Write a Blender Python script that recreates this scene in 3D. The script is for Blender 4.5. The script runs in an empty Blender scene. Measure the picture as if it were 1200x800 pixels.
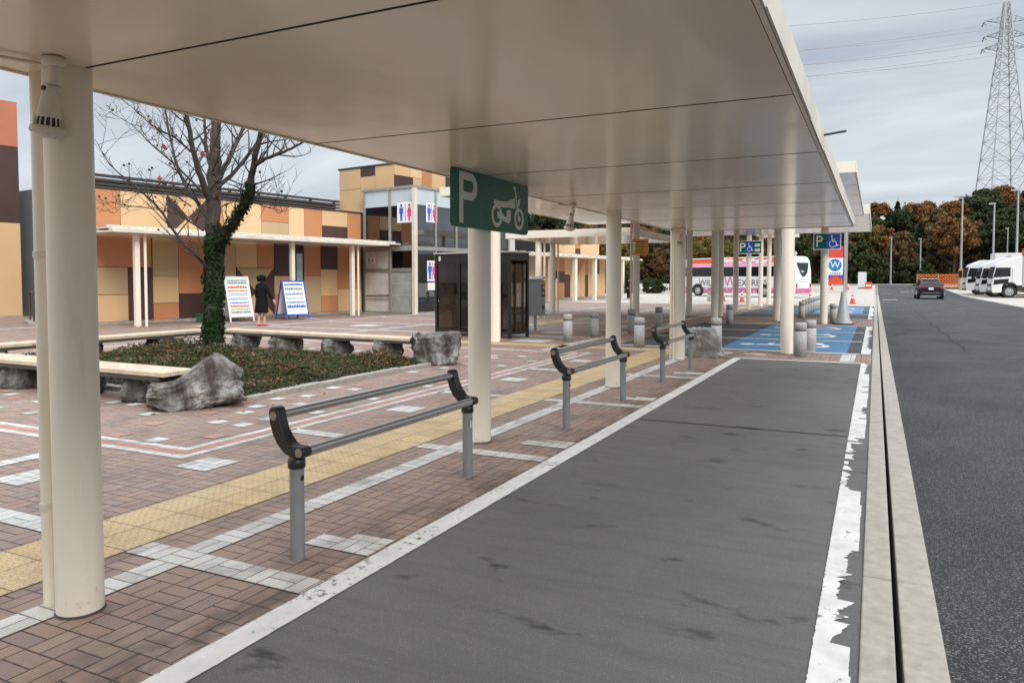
import bpy, bmesh, math, random
from mathutils import Vector, Matrix, Euler, noise
random.seed(7)
R = math.radians
SC = bpy.context.scene
COL = SC.collection

# ------------------------------------------------------------------ objects
def tag(o, label=None, cat=None, group=None, kind=None):
    if label: o['label'] = label
    if cat: o['category'] = cat
    if group: o['group'] = group
    if kind: o['kind'] = kind
    return o
def empty(name, loc=(0, 0, 0), rz=0.0, label=None, cat=None, group=None):
    o = bpy.data.objects.new(name, None); COL.objects.link(o)
    o.location = loc; o.rotation_euler = (0, 0, rz); o.empty_display_size = .2
    return tag(o, label, cat, group)
def copy_tree(o, parent=None):
    c = o.copy(); COL.objects.link(c); c.parent = parent
    for ch in list(o.children): copy_tree(ch, c)
    return c

class MB:
    """collects faces, then links them as one mesh object"""
    def __init__(s): s.v = []; s.f = []; s.m = []; s.s = []; s.T = None
    def add(s, vs, fs, m=0, smooth=False):
        b = len(s.v)
        if s.T is not None: vs = [s.T @ Vector(p) for p in vs]
        s.v += [tuple(p) for p in vs]
        for f in fs:
            s.f.append(tuple(i + b for i in f)); s.m.append(m); s.s.append(smooth)
        return s
    def box(s, x0, x1, y0, y1, z0, z1, m=0):
        v = [(x0,y0,z0),(x1,y0,z0),(x1,y1,z0),(x0,y1,z0),(x0,y0,z1),(x1,y0,z1),(x1,y1,z1),(x0,y1,z1)]
        return s.add(v, [(0,3,2,1),(4,5,6,7),(0,1,5,4),(1,2,6,5),(2,3,7,6),(3,0,4,7)], m)
    def quad(s, a, b, c, d, m=0): return s.add([a,b,c,d], [(0,1,2,3)], m)
    def rect(s, x0, x1, y0, y1, z, m=0): return s.quad((x0,y0,z),(x1,y0,z),(x1,y1,z),(x0,y1,z), m)
    def prism(s, poly, vec, m=0, sides_smooth=False):
        n = len(poly); vec = Vector(vec)
        a = [Vector(p) for p in poly]; b = [p + vec for p in a]
        nr = Vector((0,0,0))
        for i in range(n): nr += a[i].cross(a[(i+1) % n])
        if nr.dot(vec) < 0: a.reverse(); b.reverse()
        s.add(a, [tuple(reversed(range(n)))], m); s.add(b, [tuple(range(n))], m)
        s.add(a + b, [(i, (i+1) % n, n + (i+1) % n, n + i) for i in range(n)], m, sides_smooth)
        return s
    def tube(s, pts, rad, n=10, m=0, cap=True):
        pts = [Vector(p) for p in pts]
        if not hasattr(rad, '__len__'): rad = [rad] * len(pts)
        rings = []; up = None
        for i, p in enumerate(pts):
            d = (pts[min(i+1, len(pts)-1)] - pts[max(i-1, 0)]).normalized()
            if up is None:
                up = Vector((0,0,1)) if abs(d.z) < .9 else Vector((1,0,0))
            x = d.cross(up).normalized(); y = x.cross(d).normalized(); up = y
            rings.append([p + (x*math.cos(2*math.pi*k/n) + y*math.sin(2*math.pi*k/n)) * rad[i] for k in range(n)])
        vs = [q for r in rings for q in r]; fs = []
        for i in range(len(pts)-1):
            for k in range(n):
                fs.append((i*n+k, (i+1)*n+k, (i+1)*n+(k+1)%n, i*n+(k+1)%n))
        s.add(vs, [tuple(reversed(f)) for f in fs], m, True)
        if cap:
            s.add(rings[0], [tuple(range(n))], m); s.add(rings[-1], [tuple(reversed(range(n)))], m)
        return s
    def cyl(s, a, b, r, r2=None, n=24, m=0): return s.tube([a, b], [r, r if r2 is None else r2], n, m)
    def lathe(s, prof, c=(0,0,0), n=24, m=0):
        c = Vector(c); vs = []; fs = []
        for (r, z) in prof:
            vs += [c + Vector((r*math.cos(2*math.pi*k/n), r*math.sin(2*math.pi*k/n), z)) for k in range(n)]
        for i in range(len(prof)-1):
            for k in range(n): fs.append((i*n+k, i*n+(k+1)%n, (i+1)*n+(k+1)%n, (i+1)*n+k))
        return s.add(vs, fs, m, True)
    def loft(s, rings, m=0, smooth=True, cap=True):
        n = len(rings[0]); vs = [p for r in rings for p in r]; fs = []
        for i in range(len(rings)-1):
            for k in range(n): fs.append((i*n+k, i*n+(k+1)%n, (i+1)*n+(k+1)%n, (i+1)*n+k))
        s.add(vs, fs, m, smooth)
        if cap:
            s.add(rings[0], [tuple(reversed(range(n)))], m); s.add(rings[-1], [tuple(range(n))], m)
        return s
    def sphere(s, c, r, m=0, n=12, sq=(1,1,1)):
        prof = []
        c = Vector(c); vs = []; fs = []; h = n//2
        for i in range(h+1):
            t = -math.pi/2 + math.pi*i/h
            for k in range(n):
                vs.append(c + Vector((r*sq[0]*math.cos(t)*math.cos(2*math.pi*k/n), r*sq[1]*math.cos(t)*math.sin(2*math.pi*k/n), r*sq[2]*math.sin(t))))
        for i in range(h):
            for k in range(n): fs.append((i*n+k, i*n+(k+1)%n, (i+1)*n+(k+1)%n, (i+1)*n+k))
        return s.add(vs, fs, m, True)
    def build(s, name, mats, parent=None, bevel=0, kind=None, segs=2):
        me = bpy.data.meshes.new(name)
        me.from_pydata(s.v, [], s.f)
        if not isinstance(mats, (list, tuple)): mats = [mats]
        for mm in mats: me.materials.append(mm)
        me.polygons.foreach_set('material_index', s.m)
        me.polygons.foreach_set('use_smooth', s.s)
        me.update()
        o = bpy.data.objects.new(name, me); COL.objects.link(o); o.parent = parent
        if bevel:
            w = o.modifiers.new('weld', 'WELD'); w.merge_threshold = .0005
            b = o.modifiers.new('bevel', 'BEVEL'); b.width = bevel; b.segments = segs; b.limit_method = 'ANGLE'; b.angle_limit = R(40)
            b.harden_normals = False
        if kind: o['kind'] = kind
        return o

class Glyph:
    """flat raised marks on a plane: origin o, axes ex, ey; every piece a hair thicker than the last"""
    def __init__(s, mb, o, ex, ey, t=.003):
        s.mb = mb; s.o = Vector(o); s.ex = Vector(ex); s.ey = Vector(ey); s.n = s.ex.normalized().cross(s.ey.normalized()); s.t = t; s.k = 0
    def P(s, p): return s.o + s.ex*p[0] + s.ey*p[1]
    def poly(s, pts, m=0):
        s.k += 1; s.mb.prism([s.P(p) for p in pts], s.n*(s.t + s.k*s.t*.06), m); return s
    def stroke(s, pts, w, m=0, closed=False):
        pts = [Vector((p[0], p[1])) for p in pts]; n = len(pts); L = []; Rr = []
        for i in range(n):
            a = pts[i-1] if (i > 0 or closed) else None; b = pts[(i+1) % n] if (i < n-1 or closed) else None
            d1 = (pts[i]-a).normalized() if a is not None else None; d2 = (b-pts[i]).normalized() if b is not None else None
            if d1 is None: d1 = d2
            if d2 is None: d2 = d1
            t = (d1+d2).normalized(); nn = Vector((-t.y, t.x)); c = max(.4, nn.dot(Vector((-d1.y, d1.x))))
            L.append(pts[i] + nn*w/2/c); Rr.append(pts[i] - nn*w/2/c)
        s.k += 1; h = s.n*(s.t + s.k*s.t*.06)
        idx = range(n if closed else n-1)
        vs = [s.P(p) for p in L] + [s.P(p) for p in Rr]; vs += [p + h for p in vs]; fs = []
        for i in idx:
            j = (i+1) % n
            fs.append((2*n+i, 3*n+i, 3*n+j, 2*n+j)); fs.append((i, 2*n+i, 2*n+j, j)); fs.append((n+j, 3*n+j, 3*n+i, n+i))
        if not closed:
            fs.append((n, 3*n, 2*n, 0)); fs.append((n-1, 3*n-1, 4*n-1, 2*n-1))
        s.mb.add(vs, [tuple(reversed(f)) for f in fs] if False else fs, m); return s
    def arc(s, c, r, a0, a1, w, m=0, n=20, sx=1, sy=1):
        cl = abs(abs(a1-a0)-360) < 1e-3; q = n if cl else n+1
        pts = [(c[0]+sx*r*math.cos(R(a0+(a1-a0)*i/n)), c[1]+sy*r*math.sin(R(a0+(a1-a0)*i/n))) for i in range(q)]
        return s.stroke(pts, w, m, cl)
    def disc(s, c, r, m=0, n=20, sx=1, sy=1):
        return s.poly([(c[0]+sx*r*math.cos(2*math.pi*i/n), c[1]+sy*r*math.sin(2*math.pi*i/n)) for i in range(n)], m)

def text_obj(name, txt, size, mat, o, ex, ey, parent=None, depth=.003, align='CENTER', sx=1.0):
    cu = bpy.data.curves.new(name, 'FONT'); cu.body = txt; cu.size = size; cu.extrude = depth/2; cu.align_x = align; cu.align_y = 'CENTER'
    t = bpy.data.objects.new(name, cu); COL.objects.link(t)
    dg = bpy.context.evaluated_depsgraph_get()
    me = bpy.data.meshes.new_from_object(t.evaluated_get(dg)); bpy.data.objects.remove(t); bpy.data.curves.remove(cu)
    ex = Vector(ex).normalized(); ey = Vector(ey).normalized(); n = ex.cross(ey); o = Vector(o) + n*depth/2
    for v in me.vertices: v.co = o + ex*(v.co.x*sx) + ey*v.co.y + n*v.co.z
    me.materials.clear(); me.materials.append(mat)
    ob = bpy.data.objects.new(name, me); COL.objects.link(ob); ob.parent = parent
    return ob

# ------------------------------------------------------------------ materials
class NT:
    def __init__(s, name):
        s.mat = bpy.data.materials.new(name); s.mat.use_nodes = True; s.t = s.mat.node_tree; s.n = s.t.nodes; s.bsdf = s.n['Principled BSDF']
    def link(s, a, b): s.t.links.new(a, b)
    def put(s, sock, v):
        if v is None: return
        if hasattr(v, 'is_output'): s.link(v, sock)
        elif isinstance(v, (tuple, list)) and len(v) == 3 and sock.type == 'RGBA': sock.default_value = (*v, 1)
        else: sock.default_value = v
    def m(s, op, a, b=None, c=None):
        n = s.n.new('ShaderNodeMath'); n.operation = op
        for i, q in enumerate((a, b, c)): s.put(n.inputs[i], q)
        return n.outputs[0]
    def mix(s, f, a, b, mode='MIX'):
        n = s.n.new('ShaderNodeMix'); n.data_type = 'RGBA'; n.blend_type = mode
        s.put(n.inputs[0], f); s.put(n.inputs[6], a); s.put(n.inputs[7], b); return n.outputs[2]
    def noise(s, vec, scale, detail=4, rough=.55, dist=0):
        n = s.n.new('ShaderNodeTexNoise'); s.put(n.inputs['Vector'], vec)
        n.inputs['Scale'].default_value = scale; n.inputs['Detail'].default_value = detail; n.inputs['Roughness'].default_value = rough; n.inputs['Distortion'].default_value = dist
        return n.outputs['Fac']
    def voro(s, vec, scale, feat='F1', out='Distance'):
        n = s.n.new('ShaderNodeTexVoronoi'); n.feature = feat; s.put(n.inputs['Vector'], vec); n.inputs['Scale'].default_value = scale
        return n.outputs[out]
    def rng(s, v, a, b, c=0., d=1.):
        n = s.n.new('ShaderNodeMapRange'); s.put(n.inputs[0], v)
        for i, q in enumerate((a, b, c, d)): n.inputs[i+1].default_value = q
        return n.outputs[0]
    def ramp(s, f, stops, const=False):
        n = s.n.new('ShaderNodeValToRGB'); s.put(n.inputs[0], f); e = n.color_ramp.elements
        if const: n.color_ramp.interpolation = 'CONSTANT'
        while len(e) < len(stops): e.new(.5)
        for q, (p, c) in zip(e, stops): q.position = p; q.color = (*c, 1)
        return n.outputs[0]
    def pos(s): return s.n.new('ShaderNodeNewGeometry').outputs['Position']
    def obj(s): return s.n.new('ShaderNodeTexCoord').outputs['Object']
    def scale(s, v, xyz):
        n = s.n.new('ShaderNodeMapping'); s.put(n.inputs['Vector'], v); n.inputs['Scale'].default_value = xyz; return n.outputs[0]
    def sep(s, v):
        n = s.n.new('ShaderNodeSeparateXYZ'); s.put(n.inputs[0], v); return n.outputs
    def comb(s, x, y, z):
        n = s.n.new('ShaderNodeCombineXYZ')
        for i, q in enumerate((x, y, z)): s.put(n.inputs[i], q)
        return n.outputs[0]
    def bump(s, h, st=.3, dist=.01):
        n = s.n.new('ShaderNodeBump'); n.inputs['Strength'].default_value = st; n.inputs['Distance'].default_value = dist
        s.put(n.inputs['Height'], h); s.link(n.outputs[0], s.bsdf.inputs['Normal'])
    def out(s, col=None, rough=None, metal=None, spec=None):
        b = s.bsdf.inputs
        s.put(b['Base Color'], col); s.put(b['Roughness'], rough); s.put(b['Metallic'], metal); s.put(b['Specular IOR Level'], spec)
        return s.mat
MATS = {}
def mat(name, col, rough=.6, metal=0., var=.12, scale=6., bump=0., bscale=60., spec=None, dirt=0.):
    if name in MATS: return MATS[name]
    t = NT(name); p = t.obj()
    n1 = t.noise(p, scale, 5, .6)
    c = t.mix(t.rng(n1, .3, .7, 0, 1), tuple(q*(1-var) for q in col), tuple(min(1, q*(1+var)) for q in col))
    if dirt:
        n2 = t.noise(p, scale*.35, 6, .65, .3)
        c = t.mix(t.rng(n2, .5, .75, 0, dirt), c, tuple(q*.35 for q in col))
    if bump: t.bump(t.noise(p, bscale, 4), bump, .01)
    r = t.rng(n1, .25, .75, max(.02, rough-.08), min(1, rough+.08))
    MATS[name] = t.out(c, r, metal, spec)
    return MATS[name]
def weave(name, cols, joint, zone=None, s=.179, x0=-3.26, stain=.5, jdark=1.):
    """basket weave block paving, laid on world X, Y"""
    t = NT(name); P = t.pos(); x, y, z = t.sep(P)[:3]
    fx_ = t.m('DIVIDE', t.m('SUBTRACT', x, x0), s); fy_ = t.m('DIVIDE', y, s)
    cx = t.m('FLOOR', fx_); cy = t.m('FLOOR', fy_); fx = t.m('SUBTRACT', fx_, cx); fy = t.m('SUBTRACT', fy_, cy)
    par = t.m('FLOORED_MODULO', t.m('ADD', cx, cy), 2.); ip = t.m('SUBTRACT', 1., par)
    sp = t.m('ADD', t.m('MULTIPLY', fy, ip), t.m('MULTIPLY', fx, par)); ot = t.m('ADD', t.m('MULTIPLY', fx, ip), t.m('MULTIPLY', fy, par))
    sp2 = t.m('MULTIPLY', sp, 2.); sub = t.m('FLOOR', sp2); s2 = t.m('SUBTRACT', sp2, sub)
    d1 = t.m('MULTIPLY', t.m('MINIMUM', s2, t.m('SUBTRACT', 1., s2)), s/2); d2 = t.m('MULTIPLY', t.m('MINIMUM', ot, t.m('SUBTRACT', 1., ot)), s)
    wob = t.rng(t.noise(P, 25, 3), 0, 1, -.0022, .0022)
    d = t.m('ADD', t.m('MINIMUM', d1, d2), wob)
    body = t.rng(d, .0020, .0052)
    wn = t.n.new('ShaderNodeTexWhiteNoise'); wn.noise_dimensions = '3D'; t.link(t.comb(cx, cy, sub), wn.inputs['Vector'])
    f = wn.outputs['Value']
    if zone:   # large patches of a different firing
        zn = t.noise(P, .9, 2, .5); f = t.m('ADD', t.m('MULTIPLY', f, .55), t.rng(zn, .32, .68, 0., .45))
    c = t.ramp(f, cols)
    gr = t.noise(P, 160, 3, .7); c = t.mix(t.rng(gr, .3, .7, 0, .35), c, (0.03, .027, .024), 'MIX')
    gr2 = t.noise(P, 330, 2, .7); c = t.mix(t.rng(gr2, .52, .75, 0, .5), c, (.55, .5, .45))
    st = t.noise(P, 2.3, 6, .65, .4); c = t.mix(t.rng(st, .5, .72, 0, stain), c, (.05, .042, .036))
    if zone:   # grime washed up against the kerb line
        gb = t.m('MULTIPLY', t.rng(x, -2.95, -2.46), t.rng(t.noise(t.scale(P, (2.2, .8, 1)), 2.2, 6, .7, .4), .42, .62))
        gb = t.m('MULTIPLY', gb, t.rng(x, -2.3, -2.29, 1., 0.)); c = t.mix(t.m('MULTIPLY', gb, .75), c, (.035, .03, .026))
    c = t.mix(body, joint, c)
    t.bump(t.m('ADD', body, t.m('MULTIPLY', gr, .25)), .5, .004)
    return t.out(c, .82)
M = {}
M['paver'] = weave('block_paving', [(0., (.235, .16, .13)), (.3, (.34, .218, .162)), (.55, (.375, .245, .178)), (.75, (.29, .205, .172)), (1., (.45, .32, .23))], (.03, .024, .02), True)
M['paver_white'] = weave('white_block_paving', [(0., (.56, .54, .49)), (.5, (.68, .66, .6)), (1., (.74, .72, .67))], (.12, .1, .08), stain=.55)
M['paver_pink'] = weave('pink_block_paving', [(0., (.46, .22, .15)), (1., (.56, .29, .2))], (.06, .04, .03), stain=.3)
def tactile():
    t = NT('tactile_paving'); P = t.pos(); x, y, z = t.sep(P)[:3]
    def fr(v, s, o=0.):
        q = t.m('DIVIDE', t.m('SUBTRACT', v, o), s); return t.m('SUBTRACT', q, t.m('FLOOR', q)), t.m('FLOOR', q)
    tx, ix = fr(x, .3, -4.3); ty, iy = fr(y, .3)
    e = t.m('MULTIPLY', t.m('MINIMUM', t.m('MINIMUM', tx, t.m('SUBTRACT', 1., tx)), t.m('MINIMUM', ty, t.m('SUBTRACT', 1., ty))), .3)
    body = t.rng(e, .002, .004)
    dx, _ = fr(x, .06, -4.3); dy, _ = fr(y, .06)
    ax = t.m('SUBTRACT', dx, .5); ay = t.m('SUBTRACT', dy, .5)
    rr = t.m('SQRT', t.m('ADD', t.m('MULTIPLY', ax, ax), t.m('MULTIPLY', ay, ay)))
    dome = t.rng(rr, .24, .36, 1., 0.)
    wn = t.n.new('ShaderNodeTexWhiteNoise'); t.link(t.comb(ix, iy, 0.), wn.inputs['Vector'])
    c = t.ramp(wn.outputs['Value'], [(0, (.58, .41, .20)), (.5, (.64, .46, .23)), (1, (.61, .455, .25))])
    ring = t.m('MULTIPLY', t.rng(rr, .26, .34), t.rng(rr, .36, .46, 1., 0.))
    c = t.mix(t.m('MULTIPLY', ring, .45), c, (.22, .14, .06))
    sn = t.noise(P, 3., 6, .65); c = t.mix(t.rng(sn, .45, .75, 0, .5), c, (.2, .14, .08))
    sp = t.noise(P, 90, 3, .7); c = t.mix(t.rng(sp, .45, .75, 0, .45), c, (.16, .11, .06))
    c = t.mix(body, (.09, .065, .04), c)
    t.bump(t.m('ADD', t.m('MULTIPLY', dome, 1.), body), .7, .005)
    return t.out(c, .75)
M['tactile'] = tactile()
def asphalt(name, base, speck, amt, streak=0., scale=140, bumps=.5, patch=.3):
    t = NT(name); P = t.pos()
    v = t.voro(P, scale, 'F1', 'Color'); vs = t.sep(v)[0]; n = t.noise(P, scale*.9, 3, .7)
    c = t.mix(t.rng(n, .3, .7), tuple(q*.6 for q in base), tuple(q*1.45 for q in base))
    c = t.mix(t.rng(vs, 1-amt, 1-amt*.6), c, speck)
    big = t.noise(P, .55, 5, .6, .2); c = t.mix(t.rng(big, .35, .7, 0, patch), c, tuple(q*.55 for q in base))
    if streak:   # dragged tyre marks and oil drips
        s = t.noise(t.scale(P, (.55, 6.5, 1)), 1.7, 8, .72, .5); c = t.mix(t.rng(s, .46, .70, 0, streak*.62), c, tuple(q*.42 for q in base)); s4 = t.noise(t.scale(P, (.9, 5., 1)), 5.5, 4, .6, .4); c = t.mix(t.rng(s4, .55, .78, 0, streak*.3), c, tuple(q*1.7 for q in base))
        s3 = t.noise(t.scale(P, (1.5, 2.9, 1)), 1.35, 7, .6, .3); c = t.mix(t.rng(s3, .61, .69, 0, .8), c, tuple(q*.2 for q in base))
    t.bump(t.m('ADD', n, vs), bumps, .004)
    return t.out(c, t.rng(big, .3, .7, .7, .9), 0., .3)
M['road'] = asphalt('coarse_road_asphalt', (.037, .036, .035), (.21, .205, .195), .2, 0, 170, 1., .45)
M['bay'] = asphalt('worn_bay_asphalt', (.132, .13, .122), (.22, .215, .205), .06, .55, 230, .3, .45)
M['bay_dark'] = asphalt('dark_bay_asphalt', (.075, .077, .08), (.2, .2, .2), .08, .3, 160, .4, .35)
M['lot'] = asphalt('pale_lot_concrete', (.46, .42, .36), (.55, .52, .46), .1, .15, 60, .2, .3)
M['drain'] = mat('drain_concrete', (.37, .345, .295), .9, var=.16, scale=14, bump=.35, bscale=180, dirt=.35)
M['kerb'] = mat('kerb_concrete', (.33, .31, .28), .85, var=.2, scale=5, bump=.3, bscale=120, dirt=.5)
def paint(name, col, under, lo, hi, sc=14., stain=.35):
    t = NT(name); P = t.pos()
    n = t.noise(P, sc, 8, .72, .3); n2 = t.noise(P, sc*.12, 4, .6)
    wear = t.m('ADD', n, t.rng(n2, .3, .7, -.1, .1))
    c = t.mix(t.rng(t.noise(P, 5., 5, .6), .4, .75, 0, stain), col, tuple(q*.55 for q in col))
    c = t.mix(t.rng(wear, lo, hi), c, under)
    t.bump(t.noise(P, 200, 3), .2, .003)
    return t.out(c, .7)
M['white_paint'] = paint('white_road_paint', (.68, .67, .64), (.15, .145, .14), .59, .67, 22, .55)
M['white_thin'] = paint('thin_white_road_paint', (.78, .78, .76), (.12, .12, .12), .64, .74, 9)
M['blue_paint'] = paint('blue_road_paint', (.075, .205, .36), (.10, .13, .15), .54, .72, 6, .5)
M['cream2'] = mat('cream_weathered_steel', (.68, .63, .54), .5, var=.1, scale=2, dirt=.25)
def grimy(name, col):      # painted steel, scuffed and splashed near the ground
    t = NT(name); P = t.pos(); z = t.sep(P)[2]
    n = t.noise(t.scale(P, (1, 1, .35)), 5, 6, .6); c = t.mix(t.rng(n, .3, .7), tuple(q*.95 for q in col), col)
    s = t.noise(P, 22, 6, .7, .3); low = t.rng(z, .0, .22, .16, 0.); c = t.mix(t.rng(t.m('ADD', s, low), .68, .84, 0, .6), c, (.22, .18, .14))
    k = t.noise(t.scale(P, (1, 1, .15)), 9, 5, .65); c = t.mix(t.rng(k, .58, .75, 0, .22), c, (.35, .30, .23))
    t.bump(s, .04, .004)
    return t.out(c, t.rng(n, .3, .7, .34, .46))
M['cream'] = grimy('cream_painted_steel', (.82, .755, .63))
def soffit():
    t = NT('cream_lacquered_soffit'); P = t.pos()
    n = t.noise(t.scale(P, (1, .7, 1)), 1.1, 3, .5)
    n2 = t.noise(P, 14, 5, .6)
    c = t.mix(t.rng(n, .3, .7), (.75, .645, .525), (.79, .685, .56))
    t.bump(n, .05, .25)
    return t.out(c, t.rng(n2, .3, .7, .15, .19), 0., .55)
M['soffit'] = soffit()
M['black'] = mat('black_gap', (.012, .012, .012), .9)
M['blackpl'] = mat('black_plastic', (.014, .014, .015), .38, var=.2, scale=20, bump=.08, bscale=200)
M['steel'] = mat('satin_stainless_bar', (.52, .52, .51), .33, 1., var=.01, scale=1)
M['greypost'] = mat('grey_painted_post', (.23, .245, .25), .42, .2, var=.08, scale=8, dirt=.15)
M['capdisc'] = mat('dull_bronze_disc', (.30, .26, .21), .45, .3)
M['granite'] = mat('grey_granite', (.40, .40, .39), .8, var=.4, scale=45, bump=.35, bscale=150, dirt=.2)
M['white'] = mat('white_enamel', (.70, .70, .69), .35, var=.03)
M['grey'] = mat('grey_enamel', (.36, .38, .385), .45, var=.06)
M['dgrey'] = mat('dark_grey_metal', (.055, .050, .045), .75, var=.15)
M['galv'] = mat('galvanised_steel', (.38, .39, .40), .45, .6, var=.12)
M['red'] = mat('red_plastic', (.62, .055, .03), .45, var=.1)
M['orange_pl'] = mat('orange_plastic', (.72, .17, .03), .5, var=.12)
M['green_sign'] = mat('green_sign_film', (.0, .115, .07), .25, var=.05, scale=2, spec=.25)
M['blue_sign'] = mat('blue_sign_film', (.02, .075, .42), .25, var=.05, scale=2)
M['sign_grey'] = mat('reflective_sign_lettering', (.62, .64, .62), .35, var=.05)
M['sign_white'] = mat('white_sign_lettering', (.78, .78, .76), .4, var=.03)
M['yellow_sign'] = mat('amber_sign_film', (.62, .31, .02), .4, var=.08)
M['fig_blue'] = mat('blue_pictogram', (.03, .12, .52), .4)
M['fig_pink'] = mat('pink_pictogram', (.72, .05, .22), .4)
M['magenta'] = mat('magenta_coach_paint', (.56, .14, .28), .3)
M['pink'] = mat('pink_coach_paint', (.80, .42, .58), .3)
M['coach_red'] = mat('orange_red_coach_paint', (.76, .11, .035), .3)
M['tyre'] = mat('tyre_rubber', (.018, .018, .018), .8, bump=.2, bscale=60)
M['alloy'] = mat('wheel_alloy', (.5, .5, .5), .35, .8)
M['carpaint'] = mat('near_black_car_paint', (.018, .013, .016), .12, .3, var=.1)
M['darkglass'] = mat('dark_vehicle_glass', (.012, .014, .016), .05, var=.1)
M['taillight'] = mat('red_lamp_lens', (.35, .012, .015), .15)
M['skin'] = mat('skin', (.55, .33, .23), .55)
M['coat'] = mat('black_speckled_coat', (.010, .0095, .011), .85, var=.5, scale=60, bump=.3, bscale=50, spec=.08)
M['hair'] = mat('black_hair', (.008, .007, .007), .8, bump=.4, bscale=70, spec=.08)
M['wood'] = mat('pale_bench_timber', (.56, .45, .32), .7, var=.18, scale=6, dirt=.25)
PAN = {'t': mat('tan_panel', (.62, .41, .215), .55, var=.04, scale=1), 'r': mat('reddish_band', (.47, .17, .085), .6, var=.08, scale=1), 'o': mat('terracotta_panel', (.50, .215, .095), .55, var=.05, scale=1),
       'l': mat('light_tan_panel', (.70, .47, .26), .55, var=.04, scale=1), 'b': mat('beige_panel', (.47, .345, .19), .55, var=.05, scale=1),
       'd': mat('dark_brown_panel', (.065, .032, .028), .5, var=.1, scale=1), 'g': mat('dark_joint', (.03, .025, .02), .9)}
def glassy(name, tint, refl, rough=.02, k=1.6):
    t = NT(name); n = t.n
    tr = n.new('ShaderNodeBsdfTransparent'); tr.inputs[0].default_value = (*tint, 1)
    gl = n.new('ShaderNodeBsdfGlossy'); gl.inputs['Color'].default_value = (.95, .97, 1, 1); gl.inputs['Roughness'].default_value = rough
    fr = n.new('ShaderNodeFresnel'); fr.inputs[0].default_value = 1.5
    mx = n.new('ShaderNodeMixShader'); t.link(t.m('ADD', t.m('MULTIPLY', fr.outputs[0], k), refl), mx.inputs[0])
    t.link(tr.outputs[0], mx.inputs[1]); t.link(gl.outputs[0], mx.inputs[2]); t.link(mx.outputs[0], n['Material Output'].inputs[0])
    return t.mat
M['glass'] = glassy('lobby_glass', (.72, .78, .78), .10)
M['smoke'] = glassy('smoked_booth_glass', (.62, .57, .52), .0, k=.4)
def stone(name, a, b, dark, sc=2.):
    t = NT(name); p = t.obj()
    n = t.noise(p, sc*2, 8, .65, .5); c = t.mix(t.rng(n, .35, .65), a, b)
    v = t.noise(t.scale(p, (1, 1, .5)), sc*1.1, 6, .6, 1.2); c = t.mix(t.rng(v, .40, .54, 0, .93), c, dark)
    n3 = t.noise(p, sc*18, 4, .7); c = t.mix(t.rng(n3, .5, .75, 0, .5), c, tuple(q*.3 for q in a))
    t.bump(t.m('ADD', n3, t.m('MULTIPLY', n, 2.)), .8, .03)
    return t.out(c, .85)
M['stone'] = stone('streaked_garden_rock', (.13, .115, .10), (.46, .45, .42), (.045, .032, .025), 1.5)
M['stone2'] = stone('grey_rock', (.13, .13, .115), (.25, .25, .23), (.09, .085, .075), 3)
M['stone3'] = stone('pale_cut_boulder', (.36, .37, .35), (.50, .51, .49), (.24, .24, .22), 3)
def leafmat(name, cols, rough=.7, zone=0.):
    t = NT(name); g = t.n.new('ShaderNodeNewGeometry'); oi = t.n.new('ShaderNodeObjectInfo')
    f = t.m('ADD', t.m('MULTIPLY', g.outputs['Random Per Island'], .75), t.m('MULTIPLY', oi.outputs['Random'], .25))
    if zone: f = t.m('ADD', t.m('MULTIPLY', g.outputs['Random Per Island'], 1-zone), t.m('MULTIPLY', t.rng(t.noise(t.pos(), 2.2, 4, .6), .3, .7), zone)); f = t.rng(f, .12, .88)
    k = len(cols); c = t.ramp(f, [(i/(k-1), q) for i, q in enumerate(cols)])
    t.out(c, rough, 0., .15); b = t.n.new('ShaderNodeBsdfTranslucent'); t.link(c, b.inputs[0]); mx = t.n.new('ShaderNodeMixShader'); mx.inputs[0].default_value = .3
    t.link(t.bsdf.outputs[0], mx.inputs[1]); t.link(b.outputs[0], mx.inputs[2]); t.link(mx.outputs[0], t.n['Material Output'].inputs[0]); return t.mat
LEAF = {'dark': leafmat('dark_evergreen_foliage', [(.022, .034, .015), (.048, .064, .026), (.08, .098, .04)]),
        'green': leafmat('mid_green_foliage', [(.024, .038, .013), (.048, .064, .022), (.08, .09, .034)]),
        'rust': leafmat('rust_autumn_foliage', [(.11, .050, .018), (.21, .10, .032), (.32, .17, .055)]),
        'brown': leafmat('brown_autumn_foliage', [(.075, .05, .026), (.15, .092, .042), (.21, .135, .055)]),
        'olive': leafmat('olive_yellow_foliage', [(.06, .055, .018), (.13, .11, .03), (.24, .18, .04)]),
        'ivy': leafmat('ivy_leaves', [(.010, .022, .008), (.022, .045, .014), (.05, .085, .025)]),
        'cover': leafmat('ground_cover_leaves', [(.02, .03, .012), (.03, .055, .018), (.055, .085, .028), (.08, .11, .038), (.05, .07, .026), (.07, .095, .035), (.045, .065, .022), (.08, .07, .035), (.06, .04, .025), (.11, .07, .04), (.15, .06, .035), (.28, .2, .12), (.30, .12, .05)], .8, .35)}
def bark(name, a, b):
    t = NT(name); p = t.obj(); n = t.noise(t.scale(p, (1, 1, .22)), 16, 6, .7, .4)
    t.bump(n, .8, .03); return t.out(t.mix(t.rng(n, .35, .65), a, b), .9)
M['bark'] = bark('grey_brown_bark', (.022, .017, .013), (.08, .062, .048))
M['soil'] = mat('dark_soil', (.05, .036, .025), .95, var=.4, scale=12, bump=.6, bscale=40)
M['grass'] = mat('rough_grass', (.075, .09, .025), .9, var=.5, scale=2.5, bump=.5, bscale=30)
M['earth'] = mat('wooded_ground', (.045, .04, .022), .95, var=.4, scale=.3)
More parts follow.
